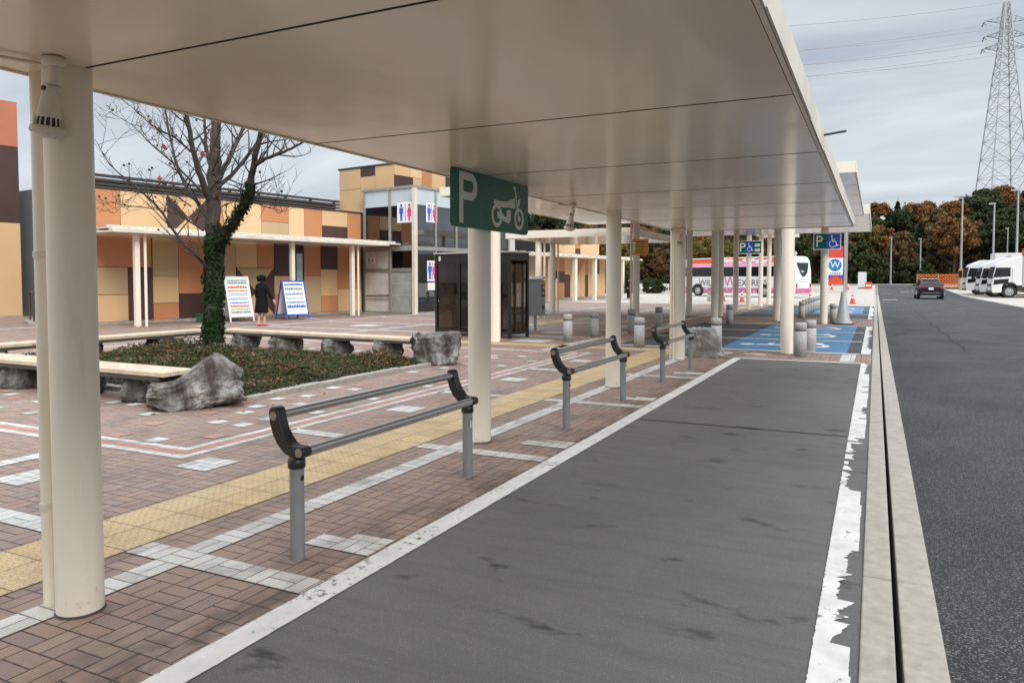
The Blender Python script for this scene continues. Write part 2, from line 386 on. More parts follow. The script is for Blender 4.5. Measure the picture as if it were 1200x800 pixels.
# ================================================================== SETTING
def gz(y):            # the far end of the car park rises a little
    return 0. if y < 80 else .0225*(min(y, 118)-80)
def hz(x, y):         # wooded hill behind
    h = gz(y)
    if y > 119: h += min(11., .15*(y-119)) + 1.0*math.sin(x*.06)*min(1, (y-119)/30)
    return h
def ground():
    b = MB(); xs = [-900, -400, -250] + list(range(-160, 161, 10)) + [250, 400, 900]; ys = [-300, -60, 0, 40, 80, 100, 113, 119] + list(range(125, 215, 10)) + [300, 500, 1200]
    vs = []
    for y in ys:
        for x in xs: vs.append((x, y, hz(x, y) - (.35 if y < 117 else .05)))
    n = len(xs); fs = [(j*n+i, j*n+i+1, (j+1)*n+i+1, (j+1)*n+i) for j in range(len(ys)-1) for i in range(n-1)]
    b.add(vs, fs, 0, True); b.build('ground', M['earth'], kind='structure')
ground()
def sheet(name, rects, m, z=0., ysplit=True):
    b = MB()
    for (x0, x1, y0, y1) in rects:
        ys = [y0] + [q for q in (80., ) if y0 < q < y1] + [y1]
        for a, c in zip(ys, ys[1:]):
            b.quad((x0, a, gz(a)+z), (x1, a, gz(a)+z), (x1, c, gz(c)+z), (x0, c, gz(c)+z))
    return b.build(name, m, kind='structure')
sheet('pavement', [(-80, -2.3, -14, 14.7), (-80, -.03, 14.7, 16.35), (-80, -5.4, 16.35, 26.5), (-80, -.03, 26.5, 31), (-80, -5.4, 31, 47), (-80, -40, 47, 75)], M['paver'])
sheet('parking_bay', [(-2.3, -.03, -14, 14.7)], M['bay'])
sheet('accessible_parking_bay', [(-5.4, -.03, 16.35, 26.5), (-5.4, -.03, 31, 47)], M['bay_dark'])
sheet('concrete_forecourt', [(-40, -.03, 47, 115), (-80, -40, 75, 115)], M['lot'])
sheet('road', [(.28, 7.25, -14, 115), (7.25, 40, -14, 24)], M['road'])
sheet('truck_park', [(7.25, 90, 24, 115)], M['lot'], .004)
sheet('far_pavement', [(-90, 90, 115.2, 117)], M['lot'], .1)
sheet('grass_verge', [(-120, 120, 117, 121), (7.4, 9.6, 99, 104)], M['grass'], .12)
def drain():
    b = MB(); y = -13.6
    while y < 115:
        for (x0, x1) in ((-.03, .099), (.124, .28)):
            o = random.uniform(-.002, .002)
            b.box(x0, x1-.0, y+.004, y+1.766, -.3 + gz(y), .008 + o + gz(y+.9), 0)
        y += 1.77
    b.build('drain_channel', M['drain'], bevel=.006, kind='structure')
drain()
def kerb():
    b = MB()
    for x in range(-80, 80, 2): b.box(x+.01, x+1.99, 115., 115.2, .5, gz(115)+.12)
    b.build('far_kerb', M['kerb'], kind='structure')
kerb()
def inlays():
    w = MB(); z = .004; c = .179
    w.rect(-3.26-c, -3.26, -14, 14.7, z)
    for k in range(-5, 5):
        y = 15*c + 16*c*k
        if y > 14: continue
        for (a, d) in ((-3.26, -2.44), (-3.69, -3.26-c), (-5.23, -4.31)): w.rect(a, d, y, y+c, z)
        if y+10*c < 14: w.rect(-3.26-10*c, -3.26-8*c, y+8*c, y+10*c, z)           # big squares
        w.rect(-3.26+2*c, -3.26+4.5*c, y+3*c, y+4*c, z); w.rect(-3.26+3*c, -3.26+4.5*c, y+4*c, y+4.5*c, z)
        if y < 3: w.rect(-3.26-15*c, -3.26-13*c, y+3*c, y+5*c, z); w.rect(-3.26-18*c, -3.26-17*c, y-2, y+8*c, z)
    # frame round the planter: two white lines with pink between
    X0, X1, Y0, Y1 = -15.6, -5.2, 4.33, 14.4
    for d in (0., .22):
        x1 = X1-d; y0 = Y0+d; x0 = X0+d; y1 = Y1-d; t = .085
        w.rect(x1-t, x1, y0, y1, z); w.rect(x0, x0+t, y0, y1, z); w.rect(x0+t, x1-t, y0, y0+t, z); w.rect(x0+t, x1-t, y1-t, y1, z)
    p = MB(); a = .085; d = .22
    p.rect(X1-d+.003, X1-a-.003, Y0+d, Y1-d, z); p.rect(X0+a, X0+d, Y0+d, Y1-d, z); p.rect(X0+a, X1-a, Y0+a+.003, Y0+d-.003, z); p.rect(X0+a, X1-a, Y1-d+.003, Y1-a-.003, z)
    # scattered small squares inside the frame
    rnd = random.Random(4); used = set()
    for i in range(520):
        cx = rnd.randint(0, 52); cy = rnd.randint(0, 50)
        x = -3.26-.179*(14+cx); y = .179*(26+cy)
        if y > 13.9 or x < -15: continue
        if -14 < x < -7.1 and 6.0 < y < 12.2: continue
        if any((cx+i_, cy+j_) in used for i_ in (-1, 0, 1) for j_ in (-1, 0, 1)): continue
        used.add((cx, cy)); (w if rnd.random() < .62 else p).rect(x, x+.179, y, y+.179, z)
    # bands crossing the open plaza
    for x in (-18., -24.): w.rect(x, x+.22, 3, 60, z)
    for x in (-6.36, -10., -13.5): w.rect(x-.1, x+.1, 15.4 if x < -7 else 14.5, 47, z)
    for y in (18., 21., 24.2, 27.4, 30.5, 34., 38., 42., 46.):
        w.rect(-17.7, -13.7, y, y+.22, z); w.rect(-13.3, -10.2, y, y+.22, z); w.rect(-9.8, -6.6, y, y+.22, z); w.rect(-23.7, -18.2, y+1, y+1.22, z)
    for y in (14.9, ): w.rect(-.58, -.32, y, y+1.4, z); w.rect(-2.4, -1.95, 15.5, 15.72, z); w.rect(-3.2, -2.6, 15.5, 15.72, z)
    for x, y in ((-8, 16.2), (-8.6, 19.2), (-11, 19.6), (-7.5, 22.6), (-12, 22.9), (-15.5, 19.4), (-15.4, 25.9), (-8.2, 25.6), (-20.5, 22), (-21, 27), (-20, 17), (-17, 15.5)):
        w.rect(x, x+.88, y, y+.88, z)
    w.build('white_paving', M['paver_white'], kind='structure'); p.build('pink_paving', M['paver_pink'], kind='structure')
    t = MB(); t.rect(-4.3, -3.7, -14.1, 15.3, z); t.rect(-10.6, -3.7, 15.3, 15.9, z); t.rect(-10.6, -10., 15.9, 26, z)
    t.rect(-5.9, -5.6, 16.4, 47, .003) if False else None
    t.build('tactile_paving', M['tactile'], kind='structure')
inlays()
def markings():
    b = MB(); z = .005; rnd = random.Random(3)
    # lines either side of the motorcycle bay; the right one worn away in scallops
    y = -3.; pv = None
    while y < 14.76:
        q = (-2.43+.004*noise.noise(Vector((y*33, 1, 1)))+.003*noise.noise(Vector((y*9, 1, 7))), -2.28+.004*noise.noise(Vector((y*31, 5, 1)))+.003*noise.noise(Vector((y*9, 6, 7))))
        if pv: b.quad((pv[0], y-.015, z), (pv[1], y-.015, z), (q[1], y, z), (q[0], y, z))
        pv = q; y += .015
    b.rect(-2.27, -.2, 14.62, 14.75, z)
    b.build('road_marking', M['white_paint'], kind='structure')
    c = MB()
    def worn(x0, wmax, y0, y1):
        # scuffed line: long whole stretches, then runs of torn tongues and loose scraps
        y = y0; st = .010; prev = None; a_, b_, L, t0 = 1., 1., .1, y0
        while y < y1:
            if y-t0 > L:
                e = noise.noise(Vector((y*.55+x0*3, 4.2, 0)))*1.3 + .22 + (.25 if y < 4.2 else (-.55 if 5.6 < y < 7.7 else (.5 if 9.5 < y < 13 else 0.)))
                t0 = y
                if e > .15: L = rnd.uniform(.15, .5); a_ = b_ = rnd.uniform(.93, 1.); 
                elif e > -.35: L = rnd.uniform(.05, .22); a_ = rnd.uniform(.35, .7); b_ = rnd.uniform(.45, 1.)
                else: L = rnd.uniform(.04, .14); a_ = rnd.uniform(.12, .5); b_ = rnd.uniform(.1, .55)
                if e < -.2 and rnd.random() < .22: a_ = b_ = 0.; L = rnd.uniform(.02, .08)
                elif rnd.random() < .15: a_ = rnd.uniform(.4, .6); b_ = a_*.8; L = rnd.uniform(.02, .06)
            t = (y-t0)/L; f = a_+(b_-a_)*t
            f += (.07*noise.noise(Vector((y*60, 9, 0))) + .06*noise.noise(Vector((y*22, 5, 0))))*(1.2 if f < .9 else .25)
            l = .004*noise.noise(Vector((y*40, 0, 5))) + (.01*noise.noise(Vector((y*15, 3, 5))) if f < .6 else 0)
            if a_ == 0. or f < .04: prev = None
            else:
                cur = (x0+l, x0+wmax*min(f, 1.))
                if prev: c.quad((prev[0], y-st, z), (prev[1], y-st, z), (cur[1], y, z), (cur[0], y, z))
                prev = cur
            y += st
    worn(-.205, .150, -2, 14.7); worn(-.24, .19, 16.5, 26.4); worn(-.24, .19, 31.2, 46)
    c.build('worn_road_marking', M['white_paint'], kind='structure')
    d = MB()
    for y in (16.42, 19.72, 23.05, 26.3, 31.1, 35.6, 40.2, 45.): d.rect(-5.3, -.26, y, y+.13, .006)
    d.build('bay_marking', M['white_thin'], kind='structure')
    e = MB()
    for (a, q) in ((16.56, 19.71), (19.86, 23.04), (23.19, 26.29), (36.2, 40.1), (40.4, 44.6)): e.rect(-3.05, -.5, a, q, .004)
    e.build('blue_bay_marking', M['blue_paint'], kind='structure')
    f = MB()
    for yc in (18.1, 21.4, 24.7, 38.1, 42.4):
        g = Glyph(f, (-1.75, yc, .006), (0, 1., 0), (-1., 0, 0), .001)     # read from the road
        g.disc((-.1, .92), .17); g.stroke([(-.08, .72), (-.02, .12), (.45, .1), (.62, -.62), (.85, -.56)], .16); g.stroke([(-.05, .42), (.38, .42)], .13)
        g.arc((.02, -.28), .5, 120, 350, .14)
    f.build('wheelchair_marking', M['white_thin'], kind='structure')
    g = MB()
    for y in (62, 84, 96): g.rect(.5, 1.5, y, y+.6, gz(y)+.012)
    for x, y in ((2.4, 88.), (3.6, 92)): g.rect(x, x+.8, y, y+1.5, gz(y)+.05)
    g.build('lane_marking', M['white_thin'], kind='structure')
    h = MB()     # sealed crack along the road and joints in the bay
    pts = [(1.74 + .05*math.sin(y*1.7) + .03*noise.noise(Vector((y, 0, 0))), y) for y in [18 + q*.5 for q in range(58)]]
    for (x, y), (x2, y2) in zip(pts, pts[1:]): h.quad((x-.022, y, .004), (x+.022, y, .004), (x2+.022, y2, .004), (x2-.022, y2, .004))
    pts = [(-2.28 + q*.045, 7.75 + .012*noise.noise(Vector((q*.4, 2, 0)))) for q in range(47)]
    for (x, y), (x2, y2) in zip(pts, pts[1:]): h.quad((x, y-.012, .004), (x2, y2-.012, .004), (x2, y2+.012, .004), (x, y+.012, .004))
    h.build('sealed_crack', M['black'], kind='structure')
markings()

# ================================================================== CANOPIES
def column(b, x, y, z, r=.125, m=0):
    b.cyl((x, y, 0), (x, y, z), r, n=48, m=m)
def canopy_part_column(root, x, y, z, r=.125, pipe=None):
    b = MB(); column(b, x, y, z, r); o = b.build('column', M['cream'], root)
    f = MB(); f.tube([(x, y, .003), (x, y, .011)], [r+.007, r+.002], 40); f.build('footing_seal', M['dgrey'], o)
    if pipe:
        px, py, pr = pipe; p = MB(); p.tube([(px, py, 0), (px, py, z-.0)], pr, 20); q = p.build('downpipe', M['cream'], root)
        for h in (.45, 1.6):
            s = MB(); s.tube([(px, py, h), (px, py, h+.03)], pr+.005, 20); s.build('pipe_clip', M['cream2'], q)
    return o
def canopy(label, x0, x1, y0, y1, z, thick, step, gap=.016):
    root = empty('canopy', (0, 0, 0), 0, label, 'canopy')
    s = MB(); y = y0; ys = []
    while y < y1-.05:
        e = min(y+step, y1); s.box(x0+.02, x1-.03, y+gap/2, e-gap/2, z, z+.012); ys.append(y); y = e
    for y in ys[1:]: s.box(x0+.03, x1-.04, y-gap*.45, y+gap*.45, z-.0012, z+.006, 1)
    s.build('soffit', [M['soffit'], M['black']], root)
    k = MB(); k.box(x0+.015, x1-.025, y0+.01, y1-.01, z+.02, z+.03); k.build('soffit_backing', M['black'], root)
    f = MB(); f.box(x1-.022, x1, y0, y1, z-.012, z+thick); f.box(x0-.0, x0+.014, y0, y1, z-.01, z+thick)
    f.box(x0+.016, x1-.024, y1-.012, y1, z-.01, z+thick); f.box(x0+.016, x1-.024, y0, y0+.012, z-.01, z+thick)
    f.build('fascia', M['cream'], root, bevel=.003)
    r = MB(); r.box(x0+.02, x1-.03, y0+.02, y1-.02, z+.04, z+thick-.02); r.build('roof', M['cream2'], root)
    return root
CA = canopy('long low canopy with glossy cream ceiling over the motorcycle bay nearest the camera', -3.47, -.36, -3.45, 14.2, 2.43, .15, 1.865)
for y in (2.12, 6.03, 9.94, 13.85): canopy_part_column(CA, -3.225 if y < 3 else -3.285, y, 2.43, .105 if y > 3 else .098, (-3.395, y-.03, .029) if y < 3 else ((-3.45, y+.05, .03) if y > 13 else None))
def lip():   # battered drip edge and hanging gutter end on the road side
    b = MB(); y = -3.4
    while y < 14.1:
        l = random.uniform(.9, 2.4); e = min(y+l, 14.15); o = random.uniform(0, .006)
        b.box(-.357, -.345-o, y, e-.004, 2.425-o, 2.57+random.uniform(-.004, .008)); y = e
    b.build('drip_edge', M['cream2'], CA)
    c = MB(); c.tube([(-.34, 5.6, 2.5), (-.24, 5.62, 2.515), (-.2, 5.6, 2.515)], .008, 8); c.build('edge_hook', M['dgrey'], CA)
pp = MB(); pp.tube([(-3.36, 13.72, 0), (-3.36, 13.72, 2.43)], .018, 12); pp.build('downpipe', M['cream'], CA)
lip()
CD = canopy('higher wide cream canopy over the first row of blue accessible bays', -9.6, -.36, 15.6, 26.2, 3.55, .2, 2.12, .014)
for (x, y) in ((-8.25, 15.95), (-1.6, 15.98), (-7.6, 25.5), (-4.9, 25.7)): canopy_part_column(CD, x, y, 3.55, .125, (x-.2, y+.05, .035) if x < -7 else None)
CE = canopy('cream canopy with pale underside over the pavement behind the first blue bays', -8.0, -.2, 26.4, 36.4, 3.62, .28, 2., .014)
for (x, y) in ((-1.56, 27.3), (-3.23, 28.67), (-5.7, 31.1), (-7.0, 31.2), (-5.8, 35.4), (-6.9, 36.)): canopy_part_column(CE, x, y, 3.62, .125 if x != -6.9 else .06)
CF = canopy('narrow covered walkway canopy on white columns leading towards the parked coach', -7.1, -4.7, 36.6, 54., 4.4, .25, 2.2, .014)
for y in (39.3, 43.7, 47.3, 51.5): canopy_part_column(CF, -5.8, y, 4.4, .12)
CG = canopy('cross walkway canopy with white fascia between the toilets and the accessible bays', -13.3, -8.1, 26.6, 32.6, 3.15, .28, 1.5, .014)
for (x, y) in ((-12., 26.9), (-13.2, 31.2)): canopy_part_column(CG, x, y, 3.15, .125, (x+.22, y+.1, .04))
canopy_part_column(CG, -10.4, 32.2, 3.15, .1)
# ---- floodlights under the eaves
def floodlight(label, x, y, zc):
    root = empty('floodlight', (x, y, zc), 0, label, 'floodlight', 'floodlights under the canopy eaves'); root.scale = (.86, .86, .86)
    b = MB(); b.lathe([(0, 0), (.052, 0), (.052, -.03), (.03, -.04), (0, -.04)], n=24); b.cyl((0, 0, -.03), (.0, 0, -.13), .024); b.build('mount', M['cream2'], root)
    b = MB(); b.tube([(-.05, 0, -.02), (-.09, 0, -.02), (-.12, -.02, -.012), (-.2, -.25, -.012)], .009, 8); b.build('conduit', M['cream2'], root)
    k = MB(); k.cyl((-.018, -.035, -.15), (-.018, .035, -.15), .026); k.cyl((-.018, -.045, -.15), (-.018, -.035, -.15), .011, m=1); k.build('knuckle', [M['cream2'], M['dgrey']], root)
    h = MB(); T = Matrix.Translation((-.028, 0, -.15)) @ Euler((0, R(8), 0)).to_matrix().to_4x4(); h.T = T
    h.lathe([(0, .03), (.03, .03), (.037, -.02), (.05, -.10), (.055, -.135)], n=28); h.lathe([(.05, -.135), (.05, -.17)], n=28, m=1)
    for i in range(16):
        a = i*math.pi/8; h.cyl((.056*math.cos(a), .056*math.sin(a), -.135), (.062*math.cos(a), .062*math.sin(a), -.175), .0045, n=6)
    h.lathe([(.058, -.175), (.078, -.178), (.081, -.20), (.078, -.21), (.074, -.207)], n=28); o = h.build('lamp_body', [M['cream2'], M['dgrey']], root)
    g = MB(); g.T = T; g.lathe([(.074, -.207), (.06, -.222), (.03, -.232), (0, -.235)], n=28); g.build('lens', mat('frosted_lens', (.62, .6, .55), .3), o)
floodlight('white floodlight lamp hanging beside the nearest big column', -3.10, 1.98, 2.425)
floodlight('white floodlight lamp just right of the green motorcycle sign', -3.33, 8.5, 2.425)
floodlight('small white floodlight lamp beside the column near the grey boulder', -3.12, 13.3, 2.425)

# ================================================================== STREET FURNITURE
def guard_rail(label, y0, y1):
    root = empty('guard_rail', (-2.775, (y0+y1)/2, 0), 0, label, 'guard rail', 'guard rails along the motorcycle bay')
    h = (y1-y0)/2
    for s in (-1, 1):
        y = s*(h-.0)
        p = MB(); p.tube([(0, y, 0), (0, y, .5)], .0385, 32); po = p.build('post', M['greypost'], root)
        t = MB(); t.box(.0375, .0395, y-.012, y+.012, .43, .455) if s < 0 else None
        if s < 0:
            t.T = Matrix.Translation((0, 0, 0)); t.build('sticker', M['blackpl'], po)
        else:
            g = MB(); q = Glyph(g, (.036, y-.012, .42), (0, 1, 0), (0, 0, 1), .004); q.arc((0, 0), .013, 0, 360, .004); q.arc((0, -.025), .012, 90, 390, .004); g.build('sticker', M['sign_white'], po)
        c = MB(); c.lathe([(.0, .495), (.045, .495), (.047, .502), (.047, .53), (.043, .545), (.034, .55), (.034, .585)], (0, y, 0), 32); c.build('collar', M['blackpl'], po)
        # curved arm: banana profile extruded along the rail
        a = MB(); ctr = [(-.132, .785), (-.124, .735), (-.108, .688), (-.082, .642), (-.046, .604), (-.004, .582), (.05, .584)]
        wd = [.052, .056, .058, .058, .056, .052, .05]
        L = []; Q = []
        for i, (cx, cz) in enumerate(ctr):
            p0 = Vector(ctr[max(0, i-1)]); p1 = Vector(ctr[min(len(ctr)-1, i+1)]); d = (p1-p0).normalized(); n = Vector((-d.y, d.x))
            L.append(Vector((cx, cz)) + n*wd[i]*.5*1.25); Q.append(Vector((cx, cz)) - n*wd[i]*.5*1.25)
        def cap(c, r, a0, a1, k=7): return [(c[0]+r*math.cos(R(a0+(a1-a0)*i/k)), c[1]+r*math.sin(R(a0+(a1-a0)*i/k))) for i in range(1, k)]
        out = [tuple(q) for q in L] + cap(ctr[-1], .031, 90, -90) + [tuple(q) for q in reversed(Q)] + cap(ctr[0], .032, 190, 0)
        a.prism([(x_, y-.034, z_) for (x_, z_) in out], (0, .068, 0), sides_smooth=True)
        ao = a.build('bracket', M['blackpl'], root, bevel=.007, segs=3)
        d = MB()
        for (cx, cz) in ((-.130, .768), (.045, .584)): d.cyl((cx, y+s*.033, cz), (cx, y+s*.0365, cz), .024, n=28)
        d.build('end_cap', M['capdisc'], ao)
    for (cx, cz) in ((-.130, .768), (.045, .584)):
        b = MB(); b.tube([(cx, -h+.03, cz), (cx, h-.03, cz)], .0265, 32); b.build('bar', M['steel'], root)
guard_rail('large grey and black two bar guard rail nearest the camera', 3.04, 4.9)
guard_rail('middle grey and black guard rail beside the third canopy column', 6.92, 8.79)
guard_rail('farthest two bar guard rail in front of the pale boulder', 10.68, 12.53)

def sign_plate(root, w, h, r, t, m, name='panel'):
    b = MB(); pts = []
    for (cx, cz, a0) in ((w/2-r, h/2-r, 0), (-w/2+r, h/2-r, 90), (-w/2+r, -h/2+r, 180), (w/2-r, -h/2+r, 270)):
        for i in range(6): a = R(a0+i*18); pts.append((cx+r*math.cos(a), -t/2, cz+r*math.sin(a)))
    b.prism(pts, (0, t, 0)); return b.build(name, m, root)
def p_letter(g, x, y, w, h, s):   # P: stem and bowl, lower left corner x, y
    g.stroke([(x+s/2, y), (x+s/2, y+h-.0)], s)
    bw = h*.27
    g.stroke([(x+s*.9, y+h-s/2), (x+w-bw, y+h-s/2)] + [(x+w-bw-.0+(bw-s/2)*math.sin(R(q)), y+h-bw+(bw-s/2)*math.cos(R(q))) for q in range(10, 171, 16)] + [(x+w-bw, y+h-2*bw+s/2), (x+s*.9, y+h-2*bw+s/2)], s)
def wheelchair(g, cx, cy, k):
    g.disc((cx-.12*k, cy+.78*k), .13*k); g.stroke([(cx-.1*k, cy+.6*k), (cx-.05*k, cy+.1*k), (cx+.35*k, cy+.1*k), (cx+.52*k, cy-.45*k), (cx+.72*k, cy-.38*k)], .12*k)
    g.stroke([(cx-.06*k, cy+.36*k), (cx+.3*k, cy+.36*k)], .1*k); g.arc((cx+.02*k, cy-.22*k), .42*k, 125, 350, .1*k)
def moto_sign():
    root = empty('parking_sign', (-3.145, 6.03, 2.195), R(90), 'large green sign with letter P and motorcycle fixed to a canopy column', 'sign')
    w, h = 1.47, .5; sign_plate(root, w, h, .05, .028, M['green_sign'])
    b = MB(); g = Glyph(b, (0, -.0145, 0), (1, 0, 0), (0, 0, 1), .003)
    p_letter(g, -.635, -.215, .31, .43, .066); b.build('letter', M['sign_grey'], root)
    b = MB(); g = Glyph(b, (0, -.0145, 0), (1, 0, 0), (0, 0, 1), .003)
    # scooter style motorcycle, front wheel right
    g.arc((.05, -.105), .088, 0, 360, .036, n=26); g.arc((.52, -.105), .088, 0, 360, .034, n=26); g.disc((.52, -.105), .03)
    g.poly([(-.01, .03), (.0, .03), (.24, .035), (.42, .085), (.44, -.01), (.30, -.012), (.12, -.022), (.04, .0), (-.01, -.01)])
    g.poly([(.05, -.065), (.14, -.07), (.2, -.1), (.245, -.1), (.25, -.04), (.34, -.03), (.33, -.13), (.30, -.165), (.2, -.15), (.12, -.13), (.06, -.13)])
    g.stroke([(.39, .185), (.425, .185), (.505, -.1)], .026); g.poly([(.49, .07), (.545, .10), (.53, .035), (.492, .0)])
    b.build('motorcycle_mark', M['sign_grey'], root)
    c = MB(); c.box(-.3, .3, .015, .06, -.03, .03); c.build('bracket', M['cream2'], root)
moto_sign()
def p_sign(label, x, y, zc, w, h, bus=False):
    root = empty('parking_sign', (x, y, zc), 0, label, 'sign')
    sign_plate(root, w, h, .03, .05, M['sign_white'])
    b = MB(); b.box(-w/2+.03, w/2-.03 if bus else -.02, -.028, -.026, -h/2+.03, h/2-.03); b.build('green_field', M['green_sign'], root)
    b = MB()
    if bus: b.box(-.17*w, .17*w, -.031, -.0285, -h/2+.07, h/2-.07)
    else: b.box(-.02, w/2-.03, -.0275, -.026, -h/2+.03, h/2-.03)
    b.build('blue_field', M['blue_sign'], root)
    b = MB(); g = Glyph(b, (0, -.032, 0), (1, 0, 0), (0, 0, 1), .003); p_letter(g, -w/2+.11*w, -h*.32, .24*w, h*.66, .06*w); b.build('letter', M['sign_white'], root)
    b = MB(); g = Glyph(b, (0, -.032, 0), (1, 0, 0), (0, 0, 1), .003); wheelchair(g, (.0 if bus else .2*w), -.06*h, .30*w*(.7 if bus else 1)); b.build('wheelchair_mark', M['sign_white'], root)
    if bus:
        b = MB(); g = Glyph(b, (.32*w, -.032, 0), (1, 0, 0), (0, 0, 1), .003)
        for q in (.16*h, -.22*h): g.poly([(-.11*w, q-.12*h), (.11*w, q-.12*h), (.11*w, q+.1*h), (-.09*w, q+.1*h)])
        b.build('bus_mark', M['sign_grey'], root)
    b = MB(); b.box(-.1, .1, .025, .1, -.05, .05); b.build('bracket', M['galv'], root)
p_sign('green and blue sign with white P and wheelchair on the right hand column', -1.48, 27.05, 2.79, .86, .56)
p_sign('small green sign with P, wheelchair and vehicle marks on a walkway column', -5.75, 39.05, 3.15, 1.2, .66, True)
def amber():
    root = empty('notice_sign', (-7.4, 25.3, 2.65), R(-12), 'amber yellow notice panel on a column in front of autumn trees', 'sign')
    sign_plate(root, .62, .55, .02, .03, M['yellow_sign'])
    b = MB(); g = Glyph(b, (0, -.016, 0), (1, 0, 0), (0, 0, 1), .002)
    for i in range(5): g.stroke([(-.2, .18-.09*i), (.2-.06*(i % 2), .18-.09*i)], .03)
    b.build('lettering', M['dgrey'], root)
    b = MB(); b.box(-.28, -.16, -.018, -.016, -.2, .2); b.build('grey_patch', M['sign_grey'], root)
amber()

def bollard(label, x, y, group='granite bollards', copy=None):
    if copy:
        o = copy_tree(copy); o.location = (x, y, 0); o['label'] = label; o['group'] = group; return o
    root = empty('bollard', (x, y, 0), 0, label, 'bollard', group)
    b = MB(); b.lathe([(.0, 0), (.118, 0), (.116, .50), (.105, .505), (.105, .53), (.116, .535), (.114, .65), (.1, .668), (0, .672)], n=28); b.build('shaft', M['granite'], root)
    c = MB(); c.lathe([(.108, .508), (.108, .528)], n=28); c.build('groove_band', M['dgrey'], root)
    return root
BO = bollard('speckled granite bollard beside the right hand canopy column, nearer of a touching pair', -1.30, 15.5)
for lab, x, y in (('granite bollard behind the pair beside the right hand column', -1.2, 16.6), ('squat granite bollard between the pale boulder and the blue bay', -3.12, 16.6), ('granite bollard in the gap between the middle and far guard rails', -4.7, 16.05),
                  ('leftmost granite bollard beside the grey cabinet', -6.75, 16.9), ('granite bollard just left of the third canopy column', -6.63, 18.5), ('bollard behind the far guard rail, leftmost of three', -6.2, 20.4),
                  ('bollard behind the far guard rail, middle of three', -6.0, 22.6), ('bollard behind the far guard rail, rightmost of three', -5.75, 24.3), ('dark bollard among the walkway columns', -4.43, 25.9),
                  ('bollard left of the big grey traffic cone', -1.3, 28.1), ('bollard standing in front of the coach front wheel', -10.5, 53.), ('bollard just behind the right hand accessible sign column', -2.55, 30.9)):
    bollard(lab, x, y, copy=BO)
for i in range(9): bollard('grey bollard in the close row running away behind the first blue bays', -2.62, 33. + 1.5*i, 'row of bollards beside the far bays', BO)

def cone_prof(): return [(0.19, .03), (.17, .05), (.04, .68), (.03, .70), (0, .70)]
def traffic_cone(label, x, y, copy=None):
    if copy: o = copy_tree(copy); o.location = (x, y, gz(y)); o['label'] = label; return o
    root = empty('traffic_cone', (x, y, gz(y)), 0, label, 'traffic cone', 'red and white traffic cones'); b = MB()
    b.lathe([(.15, .05), (.03, .75), (.0, .75)], n=20); b.build('body', M['red'], root)
    c = MB(); c.lathe([(.118, .22), (.083, .45)], n=20); c.lathe([(.062, .58), (.049, .67)], n=20); c.build('white_band', M['sign_white'], root)
    d = MB(); d.box(-.2, .2, -.2, .2, 0, .05); d.build('base', M['red'], root, bevel=.01)
    return root
TC = traffic_cone('red and white traffic cone right of the big grey cone', -1.27, 51.3)
for lab, x, y in (('red and white cone just left of the accessible sign column', -3.8, 52), ('red white cone between walkway columns below the coach', -8.1, 52), ('red white cone below the front half of the coach', -9.6, 53.4),
                  ('tiny far cone beneath the fuel station sign', -4.6, 95), ('tiny far cone left of the fuel station sign', -7.2, 97), ('tiny far cone on the pale forecourt left of the white box', -2.9, 96)):
    traffic_cone(lab, x, y, TC)
def big_cone():
    root = empty('traffic_cone', (-.96, 27.45, 0), 0, 'tall grey plastic traffic cone standing right of a column', 'traffic cone')
    b = MB(); b.lathe([(.3, .02), (.29, .06), (.20, .22), (.075, 1.08), (.06, 1.1), (0, 1.1)], n=28); b.build('body', M['grey'], root)
    c = MB(); c.lathe([(.17, .42), (.155, .5)], n=28); c.lathe([(.122, .76), (.108, .84)], n=28); c.build('pale_band', M['galv'], root)
    d = MB(); d.lathe([(.0, 0), (.34, 0), (.34, .035), (.3, .05)], n=28); d.build('base', M['dgrey'], root)
big_cone()
# two rectangular barrier sleeves in the pale lot
def white_box():
    root = empty('white_cabinet', (-1.45, 100., gz(100)), R(-8), 'tall white rectangular cabinet at the far end of the kerb', 'cabinet')
    b = MB(); b.box(-.44, .44, -.3, .3, .1, 2.0); b.build('body', M['white'], root, bevel=.03); c = MB(); c.box(-.4, .4, -.27, .27, 0, .1); c.build('plinth', M['dgrey'], root)
white_box()
def red_barrier(label, x, y, w, copy=None):
    root = empty('barrier', (x, y, gz(y)), 0, label, 'barrier'); b = MB()
    b.prism([(-w/2, -.22, 0), (-w/2, .22, 0), (-w/2, .1, .8), (-w/2, -.1, .8)], (w, 0, 0)); b.build('body', M['red'], root, bevel=.03)
    c = MB(); c.box(-w/2+.1, w/2-.1, -.215, -.1, .3, .5); c.build('white_band', M['sign_white'], root)
red_barrier('low red and white barrier beside the white cabinet', -.75, 99., .75)

